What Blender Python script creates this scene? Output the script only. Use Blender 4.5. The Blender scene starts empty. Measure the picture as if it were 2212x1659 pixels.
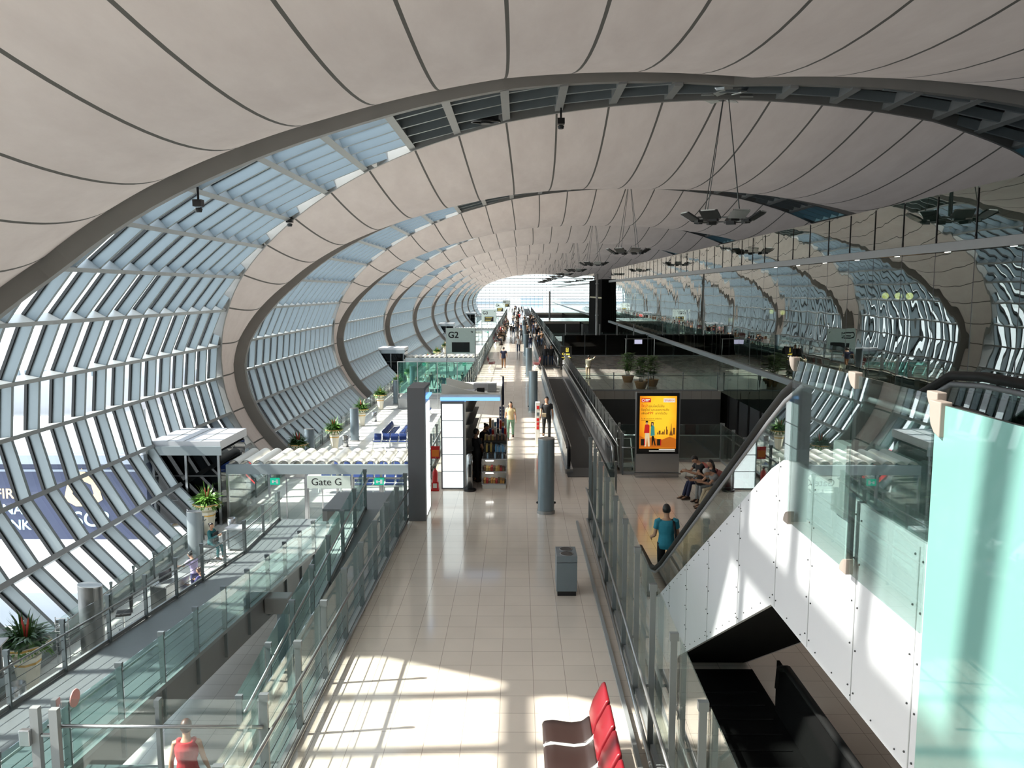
SKY,SUN,EXPO=.26,4.8,1.62
import bpy, math, random
from mathutils import Vector, Matrix
from math import sin, cos, pi, radians as R, atan2, sqrt
random.seed(7)
SC = bpy.context.scene
COL = SC.collection
# ------------------------------------------------------------------ helpers
class MB:
    def __init__(s): s.v=[]; s.f=[]; s.uv=None
    def add(s, vs, fs):
        b=len(s.v); s.v+= [tuple(p) for p in vs]; s.f+= [tuple(i+b for i in f) for f in fs]; return s
    def box(s, x0,x1,y0,y1,z0,z1):
        vs=[(x0,y0,z0),(x1,y0,z0),(x1,y1,z0),(x0,y1,z0),(x0,y0,z1),(x1,y0,z1),(x1,y1,z1),(x0,y1,z1)]
        return s.add(vs,[(0,3,2,1),(4,5,6,7),(0,1,5,4),(1,2,6,5),(2,3,7,6),(3,0,4,7)])
    def cbox(s, c, d, rz=0, rx=0):
        m=Matrix.Translation(c)@Matrix.Rotation(rz,4,'Z')@Matrix.Rotation(rx,4,'X')
        h=[q/2 for q in d]
        vs=[m@Vector((a*h[0],b*h[1],e*h[2])) for e in(-1,1) for a,b in((-1,-1),(1,-1),(1,1),(-1,1))]
        return s.add(vs,[(0,3,2,1),(4,5,6,7),(0,1,5,4),(1,2,6,5),(2,3,7,6),(3,0,4,7)])
    def bar(s, p, q, w, h, up=(0,0,1)):
        p=Vector(p);q=Vector(q);d=(q-p).normalized();u=Vector(up)
        if abs(d.dot(u))>.99: u=Vector((0,1,0))
        r=d.cross(u).normalized();u=r.cross(d)
        vs=[e+r*a*w/2+u*b*h/2 for e in(p,q) for a,b in((-1,-1),(1,-1),(1,1),(-1,1))]
        return s.add(vs,[(3,2,1,0),(4,5,6,7),(0,1,5,4),(1,2,6,5),(2,3,7,6),(3,0,4,7)])
    def tube(s, pts, r, n=8, cap=True):
        """round tube along a polyline; r a number or one per point"""
        pts=[Vector(p) for p in pts]; k=len(pts); vs=[];fs=[]
        rs=r if isinstance(r,(list,tuple)) else [r]*k
        d0=(pts[1]-pts[0]).normalized(); u=Vector((0,0,1))
        if abs(d0.dot(u))>.95: u=Vector((0,1,0))
        for i,p in enumerate(pts):
            a=pts[max(0,i-1)];b=pts[min(k-1,i+1)];d=(b-a)
            d=d.normalized() if d.length>1e-9 else d0
            x=d.cross(u)
            if x.length<1e-4: x=d.cross(Vector((1,0,0)))
            x.normalize();y=x.cross(d);u=y
            ra,rb=rs[i] if isinstance(rs[i],(tuple,list)) else (rs[i],rs[i])
            for j in range(n):
                t=2*pi*j/n; vs.append(p+x*cos(t)*ra+y*sin(t)*rb)
        for i in range(k-1):
            for j in range(n):
                fs.append((i*n+j,i*n+(j+1)%n,(i+1)*n+(j+1)%n,(i+1)*n+j))
        if cap: fs+=[tuple(range(n-1,-1,-1)),tuple((k-1)*n+j for j in range(n))]
        return s.add(vs,fs)
    def lathe(s, prof, n=20, c=(0,0,0), sx=1, sy=1, ph=0):
        vs=[];fs=[];k=len(prof)
        for r,z in prof:
            for j in range(n):
                t=2*pi*j/n+ph; vs.append((c[0]+r*cos(t)*sx,c[1]+r*sin(t)*sy,c[2]+z))
        for i in range(k-1):
            for j in range(n): fs.append((i*n+j,i*n+(j+1)%n,(i+1)*n+(j+1)%n,(i+1)*n+j))
        fs+=[tuple(range(n-1,-1,-1)),tuple((k-1)*n+j for j in range(n))]
        return s.add(vs,fs)
    def prism(s, poly, a0, a1, axis='x'):
        """poly of 2-D points extruded along axis x (poly=y,z), y (poly=x,z) or z (poly=x,y)"""
        f={'x':lambda a,p:(a,p[0],p[1]),'y':lambda a,p:(p[0],a,p[1]),'z':lambda a,p:(p[0],p[1],a)}[axis]
        n=len(poly); vs=[f(a,p) for a in(a0,a1) for p in poly]
        fs=[tuple(range(n)),tuple(range(2*n-1,n-1,-1))]+[(i,i+n,(i+1)%n+n,(i+1)%n) for i in range(n)]
        return s.add(vs,fs)
    def ball(s, c, r, n=12, m=8):
        rx,ry,rz=(r,r,r) if not isinstance(r,(tuple,list)) else r
        vs=[(c[0],c[1],c[2]-rz)];fs=[]
        for i in range(1,m):
            a=pi*i/m
            for j in range(n):
                t=2*pi*j/n; vs.append((c[0]+rx*sin(a)*cos(t),c[1]+ry*sin(a)*sin(t),c[2]-rz*cos(a)))
        vs.append((c[0],c[1],c[2]+rz)); L=len(vs)-1
        for j in range(n): fs.append((0,1+(j+1)%n,1+j))
        for i in range(m-2):
            for j in range(n):
                a=1+i*n+j;b=1+i*n+(j+1)%n; fs.append((a,b,b+n,a+n))
        for j in range(n): fs.append((L,1+(m-2)*n+j,1+(m-2)*n+(j+1)%n))
        return s.add(vs,fs)
    def build(s, name, m, parent=None, smooth=False, bevel=0, loc=None):
        me=bpy.data.meshes.new(name); me.from_pydata(s.v,[],s.f); me.update()
        if smooth:
            me.polygons.foreach_set('use_smooth',[True]*len(me.polygons))
        if s.uv:
            l=me.uv_layers.new(name='UVMap')
            for i,lp in enumerate(me.loops): l.data[i].uv=s.uv[lp.vertex_index]
        me.materials.append(m)
        o=bpy.data.objects.new(name,me); COL.objects.link(o)
        if loc: o.location=loc
        if parent: o.parent=parent
        if bevel:
            b=o.modifiers.new('Bevel','BEVEL'); b.width=bevel; b.segments=2; b.limit_method='ANGLE'
            if smooth is False: pass
        return o
def fix(o):
    return o
def tag(o,label,cat,group=None):
    o['label']=label; o['category']=cat
    if group: o['group']=group
    return o
def thing(name,label,cat,loc=(0,0,0),rz=0,group=None):
    o=bpy.data.objects.new(name,None); COL.objects.link(o); o.location=loc; o.rotation_euler=(0,0,rz)
    o.empty_display_size=.1
    return tag(o,label,cat,group)
def struct(o,label=None):
    o['kind']='structure'
    if label: o['label']=label
    return o
def copy_tree(o,parent=None):
    c=o.copy(); COL.objects.link(c)
    if parent: c.parent=parent
    for ch in list(o.children): copy_tree(ch,c)
    return c
def dup(root,loc,rz=None,label=None,group=None,scale=None):
    c=copy_tree(root); c.location=loc
    if rz is not None: c.rotation_euler=(0,0,rz)
    if label: c['label']=label
    if group: c['group']=group
    if scale: c.scale=scale
    return c
def text(name,s,size,m,parent=None,loc=(0,0,0),rot=(pi/2,0,0),align='LEFT',ext=.002,bold=0,scale=(1,1,1)):
    cu=bpy.data.curves.new(name,'FONT'); cu.body=s; cu.size=size; cu.align_x=align; cu.extrude=ext; cu.offset=bold
    t=bpy.data.objects.new(name+'_src',cu); COL.objects.link(t)
    me=bpy.data.meshes.new_from_object(t.evaluated_get(bpy.context.evaluated_depsgraph_get()))
    bpy.data.objects.remove(t); bpy.data.curves.remove(cu)
    me.name=name; me.materials.clear(); me.materials.append(m)
    o=bpy.data.objects.new(name,me); COL.objects.link(o); o.location=loc; o.rotation_euler=rot; o.scale=scale
    if parent: o.parent=parent
    return o
# ------------------------------------------------------------------ materials
def nt(name):
    m=bpy.data.materials.new(name); m.use_nodes=True; t=m.node_tree; t.nodes.clear()
    o=t.nodes.new('ShaderNodeOutputMaterial'); return m,t,o
def mat(name,c,rough=.5,metal=0,var=.08,scale=6,spec=.5,bump=0,coat=0,emis=0,alpha=None,trans=None):
    m,t,o=nt(name); b=t.nodes.new('ShaderNodeBsdfPrincipled'); t.links.new(b.outputs[0],o.inputs[0])
    b.inputs['Roughness'].default_value=rough; b.inputs['Metallic'].default_value=metal
    b.inputs['Specular IOR Level'].default_value=spec
    if coat: b.inputs['Coat Weight'].default_value=coat; b.inputs['Coat Roughness'].default_value=.03
    tc=t.nodes.new('ShaderNodeTexCoord'); n=t.nodes.new('ShaderNodeTexNoise'); n.inputs['Scale'].default_value=scale
    n.inputs['Detail'].default_value=4; t.links.new(tc.outputs['Object'],n.inputs['Vector'])
    mx=t.nodes.new('ShaderNodeMix'); mx.data_type='RGBA'
    mx.inputs[6].default_value=(*[q*(1-var) for q in c],1); mx.inputs[7].default_value=(*[min(1,q*(1+var)) for q in c],1)
    t.links.new(n.outputs['Fac'],mx.inputs[0]); t.links.new(mx.outputs[2],b.inputs['Base Color'])
    if bump:
        bp=t.nodes.new('ShaderNodeBump'); bp.inputs['Strength'].default_value=bump; bp.inputs['Distance'].default_value=.02
        t.links.new(n.outputs['Fac'],bp.inputs['Height']); t.links.new(bp.outputs[0],b.inputs['Normal'])
    if emis:
        t.links.new(mx.outputs[2],b.inputs['Emission Color']); b.inputs['Emission Strength'].default_value=emis
    return m
def emat(name,c,s):
    m,t,o=nt(name); e=t.nodes.new('ShaderNodeEmission'); e.inputs[0].default_value=(*c,1); e.inputs[1].default_value=s
    t.links.new(e.outputs[0],o.inputs[0]); return m
def glass(name,tint,ior=1.5,gain=1.0,wav=0,wscale=1,rough=0,haze=0,hazec=(.5,.7,.65),gcol=(1,1,1),floor=0):
    m,t,o=nt(name)
    tr=t.nodes.new('ShaderNodeBsdfTransparent'); tr.inputs[0].default_value=(*tint,1)
    gl=t.nodes.new('ShaderNodeBsdfGlossy'); gl.inputs['Roughness'].default_value=rough; gl.inputs[0].default_value=(*gcol,1)
    f0=((ior-1)/(ior+1))**2
    fr=t.nodes.new('ShaderNodeLayerWeight'); fr.inputs[0].default_value=.5
    pw=t.nodes.new('ShaderNodeMath'); pw.operation='POWER'; pw.inputs[1].default_value=4.2; t.links.new(fr.outputs['Facing'],pw.inputs[0])
    ml=t.nodes.new('ShaderNodeMath'); ml.operation='MULTIPLY_ADD'; ml.inputs[1].default_value=gain*(1-f0); ml.inputs[2].default_value=floor+gain*f0; ml.use_clamp=True
    t.links.new(pw.outputs[0],ml.inputs[0])
    mx=t.nodes.new('ShaderNodeMixShader'); t.links.new(ml.outputs[0],mx.inputs[0])
    t.links.new(gl.outputs[0],mx.inputs[2])
    if haze:
        df=t.nodes.new('ShaderNodeBsdfDiffuse'); df.inputs[0].default_value=(*hazec,1)
        tl=t.nodes.new('ShaderNodeBsdfTranslucent'); tl.inputs[0].default_value=(*hazec,1)
        m1=t.nodes.new('ShaderNodeMixShader'); m1.inputs[0].default_value=.5
        t.links.new(df.outputs[0],m1.inputs[1]); t.links.new(tl.outputs[0],m1.inputs[2])
        m2=t.nodes.new('ShaderNodeMixShader'); m2.inputs[0].default_value=haze
        t.links.new(tr.outputs[0],m2.inputs[1]); t.links.new(m1.outputs[0],m2.inputs[2]); t.links.new(m2.outputs[0],mx.inputs[1])
    else: t.links.new(tr.outputs[0],mx.inputs[1])
    if wav:
        tc=t.nodes.new('ShaderNodeTexCoord'); n=t.nodes.new('ShaderNodeTexNoise'); n.inputs['Scale'].default_value=wscale; n.inputs['Detail'].default_value=1.5
        mp=t.nodes.new('ShaderNodeMapping'); mp.inputs['Scale'].default_value=(1,1,.45)
        t.links.new(tc.outputs['Object'],mp.inputs[0]); t.links.new(mp.outputs[0],n.inputs['Vector'])
        bp=t.nodes.new('ShaderNodeBump'); bp.inputs['Strength'].default_value=wav; bp.inputs['Distance'].default_value=.05
        t.links.new(n.outputs['Fac'],bp.inputs['Height']); t.links.new(bp.outputs[0],gl.inputs['Normal'])
    t.links.new(mx.outputs[0],o.inputs[0]); return m
def tiles(name,c,line,w,h,rough=.12,gap=.004,var=.06,off=(0,0),spec=.5):
    m,t,o=nt(name); b=t.nodes.new('ShaderNodeBsdfPrincipled'); t.links.new(b.outputs[0],o.inputs[0])
    b.inputs['Specular IOR Level'].default_value=spec
    tc=t.nodes.new('ShaderNodeTexCoord'); mp=t.nodes.new('ShaderNodeMapping'); mp.inputs['Location'].default_value=(off[0],off[1],0)
    br=t.nodes.new('ShaderNodeTexBrick'); br.offset=0; br.inputs['Scale'].default_value=1
    br.inputs['Brick Width'].default_value=w; br.inputs['Row Height'].default_value=h; br.inputs['Mortar Size'].default_value=gap
    br.inputs['Mortar Smooth'].default_value=0; br.inputs['Bias'].default_value=0
    br.inputs['Color1'].default_value=(*[q*(1-var) for q in c],1); br.inputs['Color2'].default_value=(*[min(1,q*(1+var)) for q in c],1); br.inputs['Mortar'].default_value=(*line,1)
    t.links.new(tc.outputs['Object'],mp.inputs[0]); t.links.new(mp.outputs[0],br.inputs['Vector'])
    n=t.nodes.new('ShaderNodeTexNoise'); n.inputs['Scale'].default_value=1.1; n.inputs['Detail'].default_value=5; t.links.new(tc.outputs['Object'],n.inputs['Vector'])
    mr=t.nodes.new('ShaderNodeMapRange'); mr.inputs[3].default_value=.9; mr.inputs[4].default_value=1.07; t.links.new(n.outputs['Fac'],mr.inputs[0])
    mx=t.nodes.new('ShaderNodeMix'); mx.data_type='RGBA'; mx.blend_type='MULTIPLY'; mx.inputs[0].default_value=1
    t.links.new(br.outputs['Color'],mx.inputs[6]); t.links.new(mr.outputs[0],mx.inputs[7]); t.links.new(mx.outputs[2],b.inputs['Base Color'])
    r2=t.nodes.new('ShaderNodeMapRange'); r2.inputs[3].default_value=rough*.7; r2.inputs[4].default_value=rough*1.5
    t.links.new(n.outputs['Fac'],r2.inputs[0]); t.links.new(r2.outputs[0],b.inputs['Roughness']); return m
def membrane():
    m,t,o=nt('membrane fabric'); b=t.nodes.new('ShaderNodeBsdfPrincipled'); b.inputs['Roughness'].default_value=.85; b.inputs['Specular IOR Level'].default_value=.15
    t.links.new(b.outputs[0],o.inputs[0])
    uv=t.nodes.new('ShaderNodeUVMap'); sp=t.nodes.new('ShaderNodeSeparateXYZ'); t.links.new(uv.outputs[0],sp.inputs[0])
    fr=t.nodes.new('ShaderNodeMath'); fr.operation='FRACT'; t.links.new(sp.outputs[0],fr.inputs[0])
    a=t.nodes.new('ShaderNodeMath'); a.operation='SUBTRACT'; a.inputs[1].default_value=.5; t.links.new(fr.outputs[0],a.inputs[0])
    ab=t.nodes.new('ShaderNodeMath'); ab.operation='ABSOLUTE'; t.links.new(a.outputs[0],ab.inputs[0])
    gt=t.nodes.new('ShaderNodeMath'); gt.operation='GREATER_THAN'; gt.inputs[1].default_value=.479; t.links.new(ab.outputs[0],gt.inputs[0])
    n=t.nodes.new('ShaderNodeTexNoise'); n.inputs['Scale'].default_value=1.0; n.inputs['Detail'].default_value=6; n.inputs['Roughness'].default_value=.65
    mp=t.nodes.new('ShaderNodeMapping'); mp.inputs['Scale'].default_value=(2.2,7,1); t.links.new(uv.outputs[0],mp.inputs[0]); t.links.new(mp.outputs[0],n.inputs['Vector'])
    mx=t.nodes.new('ShaderNodeMix'); mx.data_type='RGBA'; mx.inputs[6].default_value=(.45,.385,.355,1); mx.inputs[7].default_value=(.63,.565,.525,1); t.links.new(n.outputs['Fac'],mx.inputs[0])
    m2=t.nodes.new('ShaderNodeMix'); m2.data_type='RGBA'; m2.inputs[7].default_value=(.10,.095,.085,1); t.links.new(gt.outputs[0],m2.inputs[0]); t.links.new(mx.outputs[2],m2.inputs[6])
    t.links.new(m2.outputs[2],b.inputs['Base Color'])
    tl=t.nodes.new('ShaderNodeBsdfTranslucent'); t.links.new(m2.outputs[2],tl.inputs[0])
    ms=t.nodes.new('ShaderNodeMixShader'); ms.inputs[0].default_value=.03; t.links.new(b.outputs[0],ms.inputs[1]); t.links.new(tl.outputs[0],ms.inputs[2]); t.links.new(ms.outputs[0],o.inputs[0]); return m
M=dict(
 membrane=membrane(),
 steel=mat('painted grey steel',(.30,.31,.31),.42,.2,.05,3),
 fin=mat('light grey mullion paint',(.235,.27,.285),.38,.2,.04,2),
 beam=mat('arch beam paint',(.25,.245,.235),.5,.1,.06,2),
 rail=mat('brushed rail',(.34,.34,.335),.28,.85,.05,9),
 rod=mat('thin dark rod',(.12,.13,.13),.35,.7,.05,9),
 post=mat('fence post paint',(.17,.19,.195),.40,.4,.06,5),
 blackrub=mat('black rubber',(.008,.008,.008),.5,0,.2,8,spec=.18),
 black=mat('black lacquer',(.012,.012,.013),.3,0,.2,4,spec=.4),
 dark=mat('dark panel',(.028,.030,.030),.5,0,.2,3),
 white=mat('white panel',(.44,.445,.465),.38,0,.03,2),
 clampm=mat('clamp casting',(.27,.225,.195),.5,.1,.05,6),
 offw=mat('off white paint',(.66,.65,.60),.45,0,.05,3),
 cream=mat('cream ceramic',(.78,.73,.60),.35,0,.05,5),
 gold=mat('gold band',(.62,.36,.08),.35,.6,.1,12),
 stain=mat('stainless sheet',(.42,.43,.44),.26,.9,.08,5),
 brushed=mat('dark brushed steel',(.20,.205,.205),.34,.75,.1,6),
 slate=mat('slate blue steel',(.20,.245,.275),.34,.55,.08,5),
 darksteel=mat('dark steel pillar',(.155,.155,.165),.5,.3,.05,4),
 leaf=mat('dark green leaves',(.035,.10,.02),.42,0,.5,18),
 leaf2=mat('fresh green leaves',(.10,.22,.035),.42,0,.45,18),
 bloom=mat('red flower spike',(.55,.07,.05),.5,0,.2,12),
 soil=mat('soil',(.05,.035,.02),.9,0,.2,12),
 terracotta=mat('ochre pot',(.42,.22,.08),.6,0,.12,8),
 bluefab=mat('blue seat',(.008,.032,.15),.45,0,.15,9),
 redfab=mat('red vinyl',(.17,.003,.008),.36,0,.1,7,spec=.45),
 brownfab=mat('dark brown vinyl',(.020,.008,.006),.5,0,.15,8),
 maroon=mat('maroon seat',(.12,.02,.02),.45,0,.15,8),
 whitemetal=mat('white cast aluminium',(.70,.73,.70),.3,.4,.04,6),
 red=mat('red enamel',(.55,.02,.02),.3,0,.08,8),
 orange=mat('orange label',(.75,.20,.02),.45,0,.1,8),
 floor=tiles('beige corridor tiles',(.73,.635,.54),(.40,.33,.27),.515,.515,.10,.0045,.025,(.265,.0),.62),
 loungefl=tiles('pale lounge tiles',(.70,.69,.66),(.42,.41,.39),.6,.6,.13,.006,.04),
 dimfl=tiles('upper hall stone',(.40,.37,.33),(.14,.12,.10),.6,.6,.15,.006,.05),
 rampfl=mat('ramp vinyl',(.125,.14,.145),.5,0,.06,4),
 concrete=mat('apron concrete',(.46,.47,.48),.9,0,.06,.08),
 road=mat('apron tarmac',(.30,.31,.32),.9,0,.1,.1),
 grass=mat('airfield grass',(.23,.36,.10),.95,0,.2,.05),
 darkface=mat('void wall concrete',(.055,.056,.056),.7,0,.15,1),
 navy=mat('navy bridge cladding',(.030,.038,.085),.45,0,.06,1),
 bridgegrey=mat('bridge grey sheet',(.28,.31,.36),.5,.1,.05,1),
 skin=mat('tan skin',(.44,.24,.15),.55,0,.08,10),
 hair=mat('black hair',(.012,.010,.009),.45,0,.2,30),
 hairb=mat('brown hair',(.07,.03,.02),.45,0,.2,30),
 hairg=mat('grey hair',(.42,.40,.38),.5,0,.15,30),
 cblack=mat('black cloth',(.013,.013,.015),.8,0,.2,12),
 cteal=mat('teal cotton',(.025,.22,.30),.8,0,.12,12),
 cdteal=mat('dark teal uniform',(.008,.10,.11),.75,0,.12,12),
 cred=mat('red checked cotton',(.36,.010,.016),.8,0,.35,70),
 cpurple=mat('violet uniform',(.06,.055,.21),.75,0,.12,12),
 clilac=mat('lilac shirt',(.48,.40,.66),.75,0,.1,12),
 cnavy=mat('navy cloth',(.010,.014,.042),.8,0,.15,12),
 cdenim=mat('denim',(.04,.07,.13),.85,0,.2,20),
 ckhaki=mat('khaki cloth',(.36,.29,.19),.85,0,.12,12),
 cyellow=mat('pale yellow blouse',(.50,.40,.23),.75,0,.12,14),
 cgreen=mat('sage green trousers',(.13,.24,.17),.8,0,.1,12),
 ccream=mat('cream shirt',(.68,.63,.45),.8,0,.08,12),
 cwhite=mat('white shirt',(.76,.76,.76),.8,0,.05,12),
 cgrey=mat('grey cloth',(.20,.20,.20),.8,0,.12,12),
 cbrown=mat('brown cloth',(.14,.07,.03),.8,0,.15,12),
 shoe=mat('dark shoe leather',(.03,.015,.01),.4,0,.2,12),
 lip=mat('lip',(.35,.09,.08),.5),
 gwin=glass('clear facade glass',(.93,.97,.98),1.5,.8),
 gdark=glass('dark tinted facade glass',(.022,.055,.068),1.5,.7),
 gfence=glass('green edged balustrade glass',(.925,.965,.95),1.5,.8,haze=.02,hazec=(.32,.52,.48)),
 gclear=glass('clear balustrade glass',(.965,.985,.98),1.5,.45),
 gramp=glass('ramp guard glass',(.74,.865,.845),1.5,.7,haze=.03,hazec=(.34,.50,.48)),
 gpane=glass('thick balustrade glass',(.84,.92,.90),1.52,1.6,haze=.012,hazec=(.35,.5,.48)),
 gmezz=glass('mezzanine reflective glass',(.23,.34,.31),1.62,1.5,wav=.20,wscale=.55,floor=.10,gcol=(.93,.96,.93)),
 glow=glass('dark green glass',(.16,.28,.24),1.55,1.3,wav=.25,wscale=.8,floor=.05,gcol=(.8,.95,.88)),
 gesc=glass('escalator balustrade glass',(.62,.72,.69),1.5,1.2),
 ggreen=glass('pale green glass box',(.55,.78,.72),1.5,1.1,haze=.08,hazec=(.2,.5,.43)),
 gend=glass('end wall glass',(.90,.95,.97),1.5,.8),
 frost=None,
 lightbox=emat('white light box',(.90,1,1),.62),
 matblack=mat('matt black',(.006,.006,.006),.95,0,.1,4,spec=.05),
 bluelight=emat('blue canopy light',(.22,.5,1),.55),
 lamp=emat('warm lamp',(1,.55,.18),4),
 lampw=emat('white lamp',(1,.97,.9),3),
)
def frosted():
    m,t,o=nt('frosted teal glass'); b=t.nodes.new('ShaderNodeBsdfDiffuse'); b.inputs[0].default_value=(.165,.33,.30,1)
    tl=t.nodes.new('ShaderNodeBsdfTranslucent'); tl.inputs[0].default_value=(.165,.33,.30,1)
    gl=t.nodes.new('ShaderNodeBsdfGlossy'); gl.inputs['Roughness'].default_value=.02
    fr=t.nodes.new('ShaderNodeFresnel'); fr.inputs[0].default_value=1.45
    n=t.nodes.new('ShaderNodeTexNoise'); n.inputs['Scale'].default_value=2; tc=t.nodes.new('ShaderNodeTexCoord'); t.links.new(tc.outputs['Object'],n.inputs['Vector'])
    mr=t.nodes.new('ShaderNodeMapRange'); mr.inputs[3].default_value=.16; mr.inputs[4].default_value=.22; t.links.new(n.outputs['Fac'],mr.inputs[0])
    m1=t.nodes.new('ShaderNodeMixShader'); t.links.new(mr.outputs[0],m1.inputs[0]); t.links.new(b.outputs[0],m1.inputs[1]); t.links.new(tl.outputs[0],m1.inputs[2])
    m2=t.nodes.new('ShaderNodeMixShader'); t.links.new(fr.outputs[0],m2.inputs[0]); t.links.new(m1.outputs[0],m2.inputs[1]); t.links.new(gl.outputs[0],m2.inputs[2])
    t.links.new(m2.outputs[0],o.inputs[0]); return m
M['frost']=frosted()
# ------------------------------------------------------------------ the vault
XC,ZC,EA,EB=8.0,1.8,25.0,12.35
C0,PER=32.7,27.5
WT=[(0,0),(20,.55),(30,1.8),(36,2.9),(42,4.2),(49,5.8),(56,7.3),(64,8.8),(73,10.5),(83,11.7),(90,12.1),(119,12.1)]
WL=[(0,1.5),(10,3.0),(20,4.4),(34,5.1),(44,6.0),(51,6.7),(64,7.8),(75,10),(83,11.5),(90,12.1),(119,12.1)]
WR=[(0,1.5),(10,2.2),(20,2.9),(34,3.8),(44,5.0),(51,6.4),(64,8.8),(83,11.5),(90,12.1),(119,12.1)]
def lut(T,t):
    t=abs(t)
    for (a,x),(b,y) in zip(T,T[1:]):
        if t<=b: return x+(y-x)*(t-a)/(b-a)
    return T[-1][1]
def wband(t): return lut(WT,t)
def wnear(t): return lut(WL if t<0 else WR,t)
def tband(w,WT=WT):
    if w<=WT[0][1]: return 0
    for (a,x),(b,y) in zip(WT,WT[1:]):
        if w<=y: return a+(b-a)*(w-x)/(y-x) if y>x else a
    return 90
TT=[0,5,10,15,20,25,30,36,42,49,56,64,73,83,92,102,111,119]
def tidx(t):
    s=1 if t>=0 else -1; t=abs(t)
    for i in range(len(TT)-1):
        if t<=TT[i+1]: return s*(i+(t-TT[i])/(TT[i+1]-TT[i]))
    return s*(len(TT)-1)
def ell(t,off=0):
    """point (x,z) on the section, off>0 is inwards"""
    a=R(t); x,z=EA*sin(a),EB*cos(a); nx,nz=sin(a)/EA,cos(a)/EB; l=sqrt(nx*nx+nz*nz)
    return x-off*nx/l, z-off*nz/l
def CK(k): return C0+PER*k
thetas=[]
for i in range(len(TT)-1):
    for j in range(4): thetas.append(TT[i]+(TT[i+1]-TT[i])*j/4)
thetas.append(TT[-1]); thetas=[-t for t in thetas[:0:-1]]+thetas
def bay(y0c,y1c,name,end=False):
    mb=MB(); NU=20; uv=[]; mid=(y0c+y1c)/2
    for t in thetas:
        w0=wband(t); a=y0c+w0; b=y1c-(wnear(t) if not end else 0)
        L=b-a; S=min(2.1,.083*L)
        for j in range(NU+1):
            u=-1+2*j/NU; off=S*(1-u*u)
            x,z=ell(t,off); mb.v.append((XC+x,a+(b-a)*j/NU-mid,ZC+z)); uv.append((tidx(t)+.0+40,j/NU+name_seed))
    n=NU+1
    for i in range(len(thetas)-1):
        for j in range(NU): mb.f.append((i*n+j,i*n+j+1,(i+1)*n+j+1,(i+1)*n+j))
    mb.uv=uv
    o=mb.build('ceiling',M['membrane'],smooth=True,loc=(0,mid,0)); return struct(o)
NB=10
name_seed=.37
bp=bay(CK(0),CK(1),'c')
o=struct(bp,'grey fabric roof bay over the hall, one of a long row of equal bays')
bp['group']='fabric roof bays'
for k in [-2,-1]+list(range(1,NB)):  # rearmost bay, unseen behind the camera, also added to block light
    c=bp.copy(); COL.objects.link(c); c.location=(0,(CK(k)+CK(k+1))/2,0)
YEND=CK(NB)+13
bay(CK(NB),YEND,'e',True)
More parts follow.
